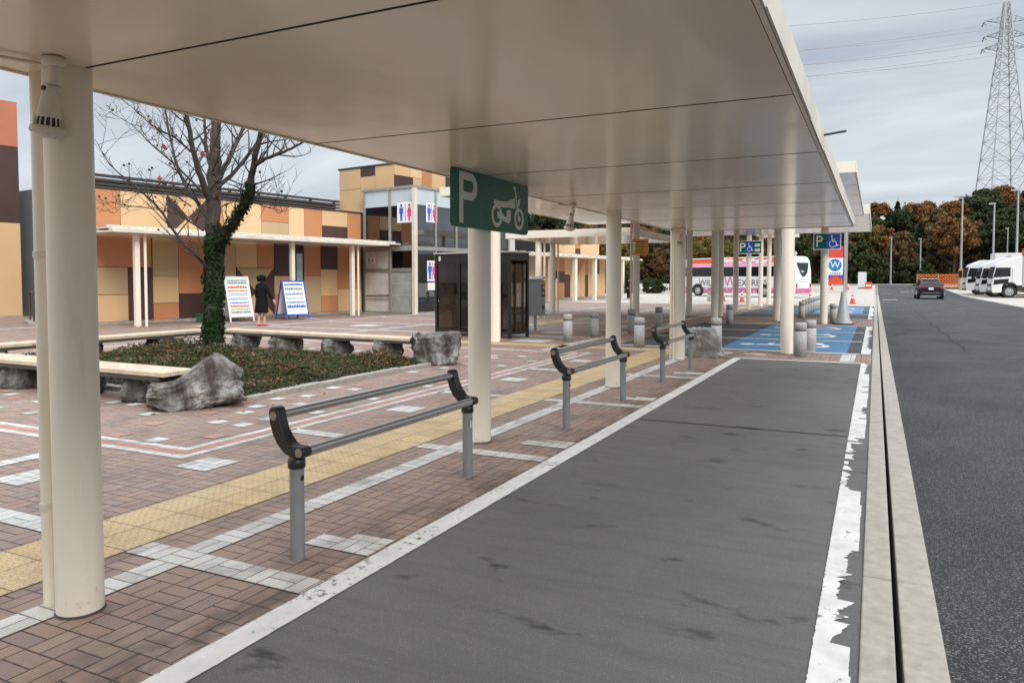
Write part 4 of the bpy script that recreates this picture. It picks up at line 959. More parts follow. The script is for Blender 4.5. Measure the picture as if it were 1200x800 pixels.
# ---------------- phone booth, cabinet
def phone():
    root = empty('phone_booth', (-8.36, 16.95, 0), ANG, 'black framed double phone booth of smoked glass with a green telephone inside', 'phone booth')
    W, D, H = 2.45, .8, 2.2      # x -W..0, y 0..D
    f = MB(); t = .035
    for x in (0, -.85, -1.65, -W):
        for y in (0, D): f.box(x-t, x+t, y-t, y+t, .0, H)
    for x in (0, -.85, -1.65, -W):
        f.box(x-t*.9, x+t*.9, t, D-t, .1, .16); f.box(x-t*.9, x+t*.9, t, D-t, H-.2, H-.002)
    for y in (0, D):
        f.box(-W+t, -t, y-t*.8, y+t*.8, .1, .16); f.box(-W+t, -t, y-t*.8, y+t*.8, H-.28, H-.003)
    f.build('frame', M['blackpl'], root, bevel=.004)
    r = MB(); r.box(-W-.06, .06, -.06, D+.06, H, H+.035); r.build('roof', M['cream2'], root)
    for (x0, x1) in ((-W+t, -1.65-t), (-1.65+t, -.85-t), (-.85+t, -t)):
        for y in (0, D): g = MB(); g.box(x0, x1, y-.004, y+.004, .16, H-.28); g.build('pane', M['smoke'], root)
    for x in (0, -W):
        g = MB(); g.box(x-.004, x+.004, t, D-t, .16, H-.28); pn = g.build('pane', M['smoke'], root)
        if x == 0:
            d = MB(); d.box(.006, .04, .2, .24, .16, H-.28); d.box(.006, .03, .56, .6, .16, H-.28); d.tube([(.05, .29, .9), (.05, .29, 1.15)], .016, 8, 1); d.build('door_handle', [M['blackpl'], M['steel']], pn)
    s = MB(); s.box(-W+.1, -1.72, .4, D-.05, .74, .78); s.box(-W+.15, -1.95, .45, D-.06, .2, .7); s.box(-.8, -.1, .45, D-.05, .74, .78); s.build('shelf', mat('brown_shelf', (.16, .11, .07), .6), root)
    p = MB(); p.box(-2.05, -1.7, .42, .66, .78, 1.22); p.box(-1.98, -1.78, .4, .42, .95, 1.15, 1); o = p.build('telephone', [mat('lime_green_phone', (.16, .42, .03), .4), M['dgrey']], root, bevel=.02)
    h = MB(); h.tube([(-2.04, .38, .84), (-2.05, .35, .98), (-2.04, .38, 1.12)], [.035, .02, .035], 10); h.build('receiver', MATS['lime_green_phone'], o)
    n = MB(); n.box(-2.35, -2.1, D-.03, D-.02, 1.2, 1.75); n.box(-2.15, -1.95, D-.03, D-.02, 1.35, 1.8); n.box(-.6, -.25, D-.03, D-.02, 1.1, 1.7); n.build('notice', mat('faded_notice_paper', (.45, .42, .36), .7, var=.35, scale=9), root)
    w = MB(); w.box(-W+.1, -W+.17, -.032, -.028, H-.19, H-.06); w.box(-W+.09, -W+.1, -.031, -.028, .9, .95); w.build('sticker', M['sign_white'], root)
phone()
def cabinet():
    root = empty('utility_cabinet', (-8.93, 19.8, 0), ANG+R(10), 'grey metal cabinet on a thin post right of the phone booth', 'cabinet')
    b = MB(); b.box(-.25, .25, -.17, .17, .45, 1.5); b.build('housing', M['grey'], root, bevel=.015)
    b = MB(); b.prism([(-.27, -.2, 1.5), (.27, -.2, 1.5), (.27, .2, 1.57), (-.27, .2, 1.57)], (0, 0, .03)); b.build('lid', M['grey'], root, bevel=.006)
    b = MB(); b.tube([(0, 0, 0), (0, 0, .45)], .045, 16); b.box(-.12, .12, -.12, .12, 0, .02); b.build('post', M['galv'], root)
    b = MB(); b.box(.245, .262, -.1, .1, 1.02, 1.36); b.box(.245, .262, -.06, .06, .64, .76); b.build('panel', M['blackpl'], root)
    b = MB(); b.box(.262, .266, -.06, .06, 1.24, 1.32); b.box(.262, .266, -.07, .03, 1.08, 1.16); b.build('label_plate', M['sign_white'], root)
cabinet()

# ================================================================== BARE TREE WITH IVY
def bare_tree():
    root = empty('bare_tree', (0, 0, 0), 0, 'leafless tree with ivy climbing its trunk in the planting bed', 'tree')
    rnd = random.Random(5); YT = 10.2
    cam = Vector((0, 0, 1.5))
    # metres in the plane Y = 10.2 read off the photograph: x by lateral place, z by height
    def pt(px, py, dy=0.):      # px, py in a sketch grid: 260 wide x 320 high, trunk foot at (248, 420)
        fwd = Vector((-.43904, .89746, 0)); rgt = Vector((.89827, .43904+.0, 0)); a = (px-600)/870.; b_ = (365-py)/870.
        d = Vector((0, 0, 0)); dz = .999097*b_ - .0424903
        d.x = .898269*a - .018672*b_*1 - .439048; d.y = .439445*a + .038168*b_ + .897458
        t = (YT+dy)/d.y; return Vector((d.x*t, d.y*t, 1.5+dz*t))
    def S(x, y, dy=0.): return pt(110+x/2.5, 110+y/2.5, dy)
    tr = MB(); br = MB(); tw = MB(); seeds = []; tips = []
    def limb(b, pts, r0, r1, n=10, sub=5):
        q = []
        for i in range(len(pts)-1):
            p0 = pts[max(0, i-1)]; p1 = pts[i]; p2 = pts[i+1]; p3 = pts[min(len(pts)-1, i+2)]
            for k in range(sub):
                t = k/sub; q.append(.5*((2*p1)+(p2-p0)*t+(2*p0-5*p1+4*p2-p3)*t*t+(3*p1-p0-3*p2+p3)*t**3))
        q.append(pts[-1]); m = len(q); rr = [r0+(r1-r0)*(i/(m-1))**.8 for i in range(m)]
        for i in range(1, m-1): q[i] = q[i] + Vector((rnd.uniform(-1, 1), rnd.uniform(-1, 1), rnd.uniform(-1, 1)))*rr[i]*.25
        b.tube(q, rr, n); return q, rr
    def twigs(q, rr, dens, lmax, depth):
        m = len(q)
        for i in range(2, m):
            k = dens if rnd.random() < dens % 1 or dens >= 1 else 0
            for _ in range(int(dens) + (1 if rnd.random() < dens % 1 else 0)):
                d = (q[i]-q[i-1]).normalized(); side = Vector((rnd.uniform(-1, 1), rnd.uniform(-1, 1), rnd.uniform(-.3, .8)))
                v = (d*.55+side.normalized()*.8 + Vector((0, 0, .15))).normalized(); l = lmax*rnd.uniform(.35, 1.)
                p = q[i].copy(); pts = [p.copy()]; st = 5
                for s in range(st):
                    v = (v + Vector((rnd.uniform(-1, 1), rnd.uniform(-1, 1), rnd.uniform(-.7, .9)))*.22).normalized(); p = p+v*l/st; pts.append(p.copy())
                r0 = min(rr[i]*.55, .018 if depth else .006); r0 = max(r0, .0045)
                tw.tube(pts, [r0+(.0025-r0)*j/st for j in range(st+1)], 5 if depth else 4, cap=False); tips.append(pts[-1])
                if depth > 0: twigs(pts, [r0*(1-j/(st+1)) for j in range(st+1)], .75, l*.5, depth-1)
    base = S(348, 768); trunk = [base+Vector((0, 0, -.05)), S(350, 650), S(352, 520), S(352, 400), S(350, 310)]
    limb(tr, trunk, .165, .125, 20)
    tr.tube([base+Vector((0, 0, -.05)), base+Vector((0, 0, .12)), base+Vector((0, 0, .4))], [.25, .2, .165], 20)
    L = [([S(350, 320), S(353, 220, .1), S(357, 120, .2), S(358, 20, .3), S(362, -120, .4)], .19, .07), ([S(365, 450), S(400, 390, -.2), S(450, 310, -.4), S(470, 200, -.6), S(490, 110, -.7), S(500, -40, -.9)], .13, .04),
         ([S(468, 215, -.5), S(500, 192, -.8), S(545, 175, -1.1), S(602, 148, -1.5), S(650, 110, -1.8)], .06, .012), ([S(358, 275), S(400, 240, .3), S(445, 190, .6), S(492, 120, .9), S(530, 30, 1.2)], .07, .02),
         ([S(360, 260), S(385, 210, .4), S(415, 150, .8), S(440, 90, 1.1), S(470, -20, 1.4)], .085, .03), ([S(345, 330), S(320, 260, -.3), S(295, 180, -.5), S(272, 65, -.7), S(255, -60, -.9)], .10, .035),
         ([S(338, 370), S(290, 300, .2), S(250, 230, .4), S(222, 120, .6), S(205, 20, .8)], .065, .02), ([S(345, 525), S(300, 470, -.3), S(255, 430, -.5), S(190, 335, -.8), S(120, 270, -1.1), S(50, 210, -1.4), S(8, 140, -1.6)], .06, .006),
         ([S(320, 400), S(275, 370, .2), S(235, 350, .4), S(160, 335, .6), S(80, 330, .9)], .03, .005), ([S(310, 280), S(240, 210, .3), S(170, 150, .6), S(110, 90, .8), S(55, 60, 1.)], .035, .005), ([S(295, 180), S(240, 130, -.5), S(180, 100, -.7), S(90, 20, -.8)], .03, .006),
         ([S(285, 330), S(220, 290, -.2), S(140, 285, -.4), S(60, 350, -.6)], .02, .004), ([S(455, 310), S(500, 330, -.4), S(560, 345, -.6)], .02, .004), ([S(350, 240), S(330, 160, .5), S(322, 60, .8), S(300, -60, 1.)], .06, .02)]
    for pts, r0, r1 in L:
        r0 *= .72; r1 *= .8; q, rr = limb(br, pts, r0, r1, 12 if r0 > .05 else 8); twigs(q, rr, .9 if r0 > .036 else 1.5, 1.0 if r0 > .036 else .8, 1)
    tr.build('trunk', M['bark'], root); br.build('limb', M['bark'], root); tw.build('twig', M['bark'], root)
    s = MB(); s.sphere((0, 0, 0), .024, 0, 8); s0 = s.build('seed_ball', M['soil'], root)
    for q, p in enumerate(rnd.sample(tips, 70)):
        o = s0 if q == 0 else s0.copy()
        if q: COL.objects.link(o)
        o.location = p
    lm = leafmat('red_maple_leaf', [(.35, .06, .04), (.5, .14, .08)])
    for p in rnd.sample(tips, 16) + [S(295, 345), S(285, 410), S(318, 178), S(488, 425), S(385, 325), S(362, 298)]:
        lf = MB()
        for k in range(1):
            a = Vector((rnd.uniform(-1, 1), rnd.uniform(-1, 1), rnd.uniform(-1, 1))).normalized(); c = a.cross(Vector((0, 0, 1))).normalized(); s_ = rnd.uniform(.04, .09)
            d = a.cross(c); lf.add([p-a*s_, p+c*s_*.7+d*s_*.2, p+a*s_, p-c*s_*.7+d*s_*.2], [(0, 1, 2), (0, 2, 3)])
        lf.build('red_leaf', lm, root)
    iv = MB()
    def ivy(pts, r0, r1, n, spread):
        for i in range(n):
            t = rnd.random()**.9*(len(pts)-1.001); k = int(t); p = pts[k].lerp(pts[k+1], t-k); d = (pts[k+1]-pts[k]).normalized()
            a = rnd.uniform(0, 6.283); x = d.cross(Vector((.3, 1, .1))).normalized(); y = x.cross(d); nrm = x*math.cos(a)+y*math.sin(a)
            r = (r0+(r1-r0)*t/(len(pts)-1)); bump_ = .04*noise.noise(Vector((p.z*3, a, 1)))
            c = p+nrm*(r+bump_+spread*rnd.random()**2); s_ = rnd.uniform(.022, .045)
            u = (d*rnd.uniform(-1, 1)+nrm.cross(d)*rnd.uniform(-1, 1)+nrm*rnd.uniform(-.4, .6)).normalized(); w = nrm.cross(u).normalized(); w = (w+nrm*rnd.uniform(-.5, .5)).normalized()
            iv.add([c-u*s_, c-w*s_*.75, c+u*s_, c+w*s_*.75], [(0, 1, 2, 3)])
    ivy([base, S(350, 650), S(352, 520), S(354, 430)], .16, .13, 5000, .06); ivy([S(365, 450), S(400, 390, -.2), S(450, 310, -.4), S(462, 260, -.5)], .085, .045, 1100, .075)
    ivy([S(352, 430), S(352, 380)], .14, .125, 250, .04)
    iv.build('ivy', LEAF['ivy'], root)
bare_tree()

# ================================================================== PEOPLE
def person(label, loc, rz, height, coat, pose, hair_len=.1, coat_len=.43, shoes=None):
    """one skinned body; a lofted coat; hair. figure faces local -y"""
    root = empty('person', loc, rz, label, 'person'); k = height/1.62
    me = bpy.data.meshes.new('body'); V = []; E = []; Rd = []
    def vtx(p, r, par=None):
        V.append(tuple(Vector(p)*k)); Rd.append(r*k if not hasattr(r, '__len__') else (r[0]*k, r[1]*k)); i = len(V)-1
        if par is not None: E.append((par, i))
        return i
    pel = vtx((0, 0, .86), (.15, .105)); wst = vtx((0, .0, 1.02), (.125, .09), pel); ch = vtx((0, .005, 1.2), (.145, .10), wst); sh = vtx((0, .01, 1.30), (.11, .08), ch)
    nk = vtx((0, 0, 1.37), .05, sh); hb = vtx((0, -.012, 1.44), (.06, .068), nk); hm = vtx((0, -.018, 1.52), (.07, .085), hb); ht = vtx((0, -.005, 1.59), (.05, .06), hm)
    for s, ar in ((-1, pose['armR']), (1, pose['armL'])):
        a = vtx((s*.155, .01, 1.28), .052, sh); el = vtx(ar[0], .04, a); wr = vtx(ar[1], .027, el)
        d = (Vector(ar[1])-Vector(ar[0])).normalized(); w = Vector(ar[1]); pm = vtx(w+d*.05, (.035, .02), wr)
        x = d.cross(Vector((s, 0, 0))).normalized()
        for j, (o, l) in enumerate(((-.026, .07), (-.009, .082), (.009, .078), (.026, .062))):
            f1 = vtx(w+d*.085+x*o, .0095, pm); f2 = vtx(w+d*(.085+l*.55)+x*o*1.05+Vector((-s*.008, 0, 0)), .0085, f1); vtx(w+d*(.085+l)+x*o+Vector((-s*.022, 0, 0)), .007, f2)
        t1 = vtx(w+d*.045-x*.045, .010, pm); vtx(w+d*.085-x*.055, .008, t1)
    for s, lg in ((-1, pose['legR']), (1, pose['legL'])):
        h = vtx((s*.085, 0, .82), .095, pel); kn = vtx(lg[0], .056, h); cf = vtx(Vector(lg[0]).lerp(Vector(lg[1]), .35)+Vector((0, .015, 0)), .052, kn); an = vtx(lg[1], .034, cf)
        vtx(Vector(lg[1])+Vector((0, .03, -.045)), .03, an); to = vtx(Vector(lg[1])+Vector((0, -.09, -.05)), .03, an); vtx(Vector(lg[1])+Vector((0, -.15, -.055)), .022, to)
    me.from_pydata(V, E, []); o = bpy.data.objects.new('body', me); COL.objects.link(o); o.parent = root
    md = o.modifiers.new('skin', 'SKIN'); md.use_smooth_shade = True
    for i, sv in enumerate(me.skin_vertices[0].data):
        r = Rd[i]; sv.radius = (r, r) if not hasattr(r, '__len__') else r; sv.use_root = (i == 0)
    sb = o.modifiers.new('sub', 'SUBSURF'); sb.levels = 1; sb.render_levels = 2
    me.materials.append(M['skin'])
    f = MB()      # face
    for s in (-1, 1): f.sphere(Vector((s*.03, -.098, 1.525))*k, .011*k, 1, 8); f.sphere(Vector((s*.075, -.01, 1.51))*k, .022*k, 0, 8, (.5, .8, 1.3))
    f.tube([Vector(p)*k for p in ((0, -.098, 1.53), (0, -.118, 1.497), (0, -.1, 1.49))], [.008*k, .014*k, .006*k], 8); f.tube([Vector(p)*k for p in ((-.022, -.088, 1.462), (0, -.097, 1.46), (.022, -.088, 1.462))], [.003*k, .006*k, .003*k], 6, 2)
    f.build('face', [M['skin'], M['hair'], M['taillight']], root)
    hr = MB(); n = 20; rings = []
    for j in range(9):
        t = j/8; z = 1.635 - t*(.13+hair_len); rr = .15*math.sin(min(1, t*1.9+.12)*math.pi/2)*(1+.12*math.sin(t*5))
        ring = []
        for i in range(n):
            a = 2*math.pi*i/n; y = math.sin(a); fr = 1.0
            if y < -.3 and t > .35: fr = .78
            ring.append(Vector((rr*math.cos(a)*1.02*fr, -.005+rr*1.12*y*fr + (.0 if y > 0 else .02*t*2), z+.01*noise.noise(Vector((math.cos(a)*4, y*4, t*3)))))*k)
        rings.append(ring)
    hr.loft(list(reversed(rings))); hr.build('hair', M['hair'], root)
    c = MB(); n = 28; rings = []
    for (z, wx, wy, oy) in ((1.375, .06, .06, .005), (1.345, .12, .085, .005), (1.30, .19, .108, .01), (1.2, .19, .125, .01), (1.02, .165, .118, .005), (.86, .195, .14, .01), (.65, .215, .165, .02), (coat_len+.03, .235, .185, .03), (coat_len, .22, .17, .03)):
        rings.append([Vector((wx*math.cos(2*math.pi*i/n)*(1+(.05*math.sin(5*2*math.pi*i/n) if z < .9 else 0)), oy+wy*math.sin(2*math.pi*i/n), z))*k for i in range(n)])
    c.loft(list(reversed(rings))); co = c.build('coat', coat, root)
    for s, ar in ((-1, pose['armR']), (1, pose['armL'])):
        sl = MB(); a = Vector((s*.15, .01, 1.29)); e = Vector(ar[0]); w = Vector(ar[1]); sl.tube([p*k for p in (a-Vector((s*.04, 0, -.01)), a, a.lerp(e, .6), e, e.lerp(w, .9), e.lerp(w, .97))], [q*k for q in (.06, .072, .062, .056, .047, .05)], 14); sl.build('sleeve', coat, root)
    for s, lg in ((-1, pose['legR']), (1, pose['legL'])):
        b = MB(); a = Vector(lg[1]); pts = [a+Vector((0, .055, -.045)), a+Vector((0, .03, -.045)), a+Vector((0, -.06, -.052)), a+Vector((0, -.13, -.058)), a+Vector((0, -.165, -.06))]
        b.tube([p*k for p in pts], [.02*k, .036*k, .038*k, .034*k, .014*k], 12); b.build('shoe', shoes or M['blackpl'], root)
        if coat_len > .5:
            t = MB(); t.tube([Vector(p)*k for p in ((s*.085, 0, .85), lg[0], lg[1])], [.1*k, .075*k, .055*k], 14); t.build('trouser_leg', coat, root)
    return root
person('woman in a dark knee length coat and red shoes walking past the sandwich boards', (-17.95, 18.15, 0), R(182), 1.66, M['coat'],
       {'armR': ((-.28, .0, 1.06), (-.40, -.06, .84)), 'armL': ((.21, .03, 1.04), (.22, -.04, .82)), 'legR': ((-.06, -.06, .45), (-.045, -.04, .07)), 'legL': ((.06, .02, .45), (.045, .12, .085))}, .10, .42, mat('red_shoes', (.35, .02, .02), .4))
person('distant person in black standing left of the amber notice column', (-17.6, 57.0, 0), R(60), 1.68, M['coat'],
       {'armR': ((-.2, .02, 1.04), (-.2, -.1, .86)), 'armL': ((.2, .02, 1.04), (.2, -.1, .86)), 'legR': ((-.08, -.02, .45), (-.09, 0, .07)), 'legL': ((.08, .0, .45), (.09, .02, .07))}, .06, .6)
# ================================================================== VEHICLES
def wheel(root, c, ax, r, w, name='wheel'):
    ax = Vector(ax).normalized(); c = Vector(c); b = MB()
    b.tube([c-ax*w/2, c-ax*(w/2-.02), c+ax*(w/2-.02), c+ax*w/2], [r*.94, r, r, r*.94], 32); o = b.build(name, M['tyre'], root)
    d = MB(); d.tube([c+ax*(w/2-.01), c+ax*(w/2+.012)], [r*.64, r*.6], 24); d.tube([c+ax*(w/2+.012), c+ax*(w/2+.05)], [r*.25, r*.2], 16); d.build('rim', M['alloy'], o)
    e = MB()
    for i in range(8):
        a = i*math.pi/4; up = Vector((0, 0, 1)); s = ax.cross(up); p = c+ax*(w/2+.013)+(up*math.cos(a)+s*math.sin(a))*r*.43; e.tube([p, p+ax*.004], r*.07, 10)
    e.build('rim_hole', M['blackpl'], o)
def car():
    root = empty('parked_car', (3.88, 66., 0), R(1.0), 'dark plum black SUV driving away along the road', 'car')
    b = MB(); n = 28
    def ring(y, w, z0, z1, p=4.5):
        out = []
        for i in range(n):
            a = 2*math.pi*i/n; c, s = math.cos(a), math.sin(a); cx = abs(c)**(2/p)*(1 if c > 0 else -1); cz = abs(s)**(2/p)*(1 if s > 0 else -1)
            out.append((w*cx*(1-.05*max(0, cz)), y, (z0+z1)/2+(z1-z0)/2*cz))
        return out
    b.loft([ring(0., .74, .42, .88), ring(.06, .86, .30, 1.02), ring(.25, .925, .26, 1.08), ring(.9, .935, .24, 1.05), ring(2.2, .92, .24, 1.0), ring(3.3, .92, .24, .98), ring(4.1, .9, .26, .88), ring(4.42, .8, .3, .76), ring(4.5, .62, .38, .66)])
    def gr(y, wb, wt, zt): return [(-wb, y, .98), (wb, y, .98), (wt, y, zt-.05), (wt-.08, y, zt), (-wt+.08, y, zt), (-wt, y, zt-.05)]
    b.loft([gr(.32, .84, .76, 1.06), gr(.62, .86, .68, 1.34), gr(1.0, .87, .66, 1.54), gr(1.7, .87, .68, 1.60), gr(2.4, .87, .68, 1.58), gr(2.9, .86, .70, 1.34), gr(3.35, .84, .76, 1.04)], smooth=False)
    b.build('body', M['carpaint'], root, bevel=.015)
    g = MB(); g.prism([(-.62, .60, 1.33), (.62, .60, 1.33), (.56, .93, 1.50), (-.56, .93, 1.50)], (0, -.012, .01)); g.prism([(-.7, .36, 1.10), (.7, .36, 1.10), (.63, .585, 1.31), (-.63, .585, 1.31)], (0, -.012, .01)); g.build('rear_window', M['darkglass'], root)
    for s in (-1, 1):
        g = MB(); g.prism([(s*.865, .75, 1.06), (s*.865, 3.1, 1.04), (s*.69, 2.45, 1.50), (s*.675, 1.05, 1.48)], (s*.015, 0, .004)); g.build('side_window', M['darkglass'], root)
        t = MB(); t.prism([(s*.30, .05, .90), (s*.84, .08, .90), (s*.82, .08, .99), (s*.32, .045, .965)], (0, -.03, 0)); t.build('tail_lamp', M['taillight'], root)
        m_ = MB(); m_.sphere((s*1.0, 2.75, 1.08), .1, 0, 12, (1.1, .6, .8)); m_.build('mirror', M['carpaint'], root)
        for y in (.86, 3.6): wheel(root, (s*.82, y, .36), (s, 0, 0), .36, .23)
    p = MB(); p.box(-.165, .165, -.012, .0, .74, .91); p.build('number_plate', M['sign_white'], root)
    p = MB(); p.box(-.72, .72, -.02, .06, .28, .50); p.build('bumper', M['blackpl'], root, bevel=.02)
    p = MB(); p.box(-.62, .62, -.035, -.015, .245, .30); p.box(-.6, .6, -.03, -.018, .50, .53); p.build('bumper_trim', M['alloy'], root)
    p = MB(); p.prism([(-.62, 1.0, 1.55), (.62, 1.0, 1.55), (.56, .82, 1.53), (-.56, .82, 1.53)], (0, 0, .03)); p.build('spoiler', mat('silver_grey_trim', (.42, .42, .43), .3, .3), root)
car()
def truck(label, x, y, rz, body_red, deflector=3.5, tint='white'):
    root = empty('truck', (x, y, gz(y)+.01), rz, label, 'truck', 'white trucks parked at the roadside')
    # cab: front at x = 0 facing -x
    prof = [(.02, .42), (-.02, .75), (.0, 1.25), (.04, 1.75), (.22, 2.62), (.36, 2.86), (.8, 3.06), (1.35, 3.28), (1.75, deflector-.05), (2.05, deflector), (2.12, deflector-.03), (2.12, 1.02), (1.72, 1.02), (1.62, 1.2), (1.4, 1.28), (1.05, 1.25), (.82, 1.08), (.72, .85), (.70, .42)]
    b = MB(); b.prism([(px, -1.22, pz) for px, pz in prof], (0, 2.44, 0)); b.build('cab', M['white'], root, bevel=.05, segs=3)
    w = MB(); w.prism([(.04, -1.12, 1.72), (.21, -1.06, 2.58), (.21, 1.06, 2.58), (.04, 1.12, 1.72)], (-.03, 0, .012)); w.build('windscreen', M['darkglass'], root)
    for s in (-1, 1):
        d = MB(); d.prism([(.10, s*1.221, 1.70), (1.30, s*1.221, 1.78), (1.30, s*1.221, 2.52), (.27, s*1.221, 2.52)], (0, s*.012, 0)); o = d.build('side_window', M['darkglass'], root)
        d = MB(); d.prism([(.10, s*1.221, 1.08), (1.15, s*1.221, 1.26), (1.2, s*1.221, 1.60), (.16, s*1.221, 1.50)], (0, s*.012, 0)); d.build('lower_window', M['darkglass'], root)
        d = MB(); d.box(.58, .6, s*1.222, s*1.236, .55, 2.45) if s > 0 else d.box(.62, .64, -1.234, -1.222, 1.3, 1.74); d.box(1.42, 1.435, min(s*1.222, s*1.232), max(s*1.222, s*1.232), 1.3, 2.5); d.build('door_seam', M['dgrey'], root)
        m_ = MB(); m_.box(-.30, -.02, min(s*1.26, s*1.52), max(s*1.26, s*1.52), 1.6, 2.3); m_.tube([(.2, s*1.2, 2.35), (-.15, s*1.4, 2.3), (-.16, s*1.4, 2.2)], .025, 8); m_.tube([(.15, s*1.2, 1.75), (-.15, s*1.4, 1.76)], .025, 8); m_.build('mirror', M['blackpl'], root, bevel=.02)
        wheel(root, (1.24, s*1.08, .5), (0, s, 0), .5, .3)
        for xx in (5.6, 6.8): wheel(root, (xx, s*1.05, .5), (0, s, 0), .5, .34)
        a = MB(); a.prism([(.74, s*1.2, 1.12), (1.02, s*1.2, 1.26), (1.42, s*1.2, 1.28), (1.7, s*1.2, 1.12), (1.78, s*1.2, .95), (1.66, s*1.2, .95), (1.5, s*1.2, 1.12), (1.0, s*1.2, 1.12), (.84, s*1.2, .95)], (0, s*.045, 0)); a.build('wheel_arch', M['blackpl'], root)
        h = MB(); h.prism([(-.03, s*.62, .62), (-.03, s*1.16, .66), (-.01, s*1.18, .86), (-.02, s*.66, .80)], (-.03, 0, 0)); h.build('headlight', mat('headlamp_glass', (.5, .5, .52), .1), root)
        t = MB(); t.box(2.3, 4.9, min(s*1.0, s*1.2), max(s*1.0, s*1.2), .55, .62); t.box(2.3, 4.9, min(s*1.15, s*1.2), max(s*1.15, s*1.2), .75, .8); t.build('side_guard', M['galv'], root)
    c = MB(); c.box(.5, 7.8, -.45, .45, .6, .95); c.box(1.8, 2.4, -1.1, 1.1, .5, 1.); c.box(2.4, 4.8, -1.15, 1.15, .45, 1.1); c.build('chassis', M['dgrey'], root)
    g = MB(); g.box(-.045, .0, -.8, .8, .95, 1.15); g.box(-.05, .02, -1.18, 1.18, .40, .56); g.build('grille', M['blackpl'], root)
    if body_red:
        k = MB(); k.box(2.62, 9., -1.24, 1.24, 1.15, 3.0); k.build('box_body', M['white'], root, bevel=.02)
        k = MB(); k.box(2.5, 9., -1.22, 1.22, 3.25, 4.15); k.build('upper_load', M['red'], root, bevel=.02); k = MB(); k.box(2.6, 9, -1.2, 1.2, 3.01, 3.25); k.build('load_gap', M['darkglass'], root)
        k = MB(); k.box(2.8, 3.3, -1.255, -1.24, 1.7, 2.5); k.build('access_hatch', M['grey'], root); k = MB(); k.box(2.14, 2.3, -1.2, 1.2, .9, 3.45); k.build('cab_back', M['grey'], root)
    else:
        k = MB(); k.box(2.3, 9., -1.24, 1.24, 1.0, 3.72 if deflector > 3.4 else 3.92); k.build('box_body', M['white'], root, bevel=.02)
truck('nearest white cab truck with a red and white load at the right edge', 8.75, 75.0, R(2), True)
truck('middle white cab truck parked between two other white trucks', 8.35, 79.4, R(2), False)
truck('farthest white cab truck beside the orange netting', 7.75, 84.2, R(2), False, 3.3)
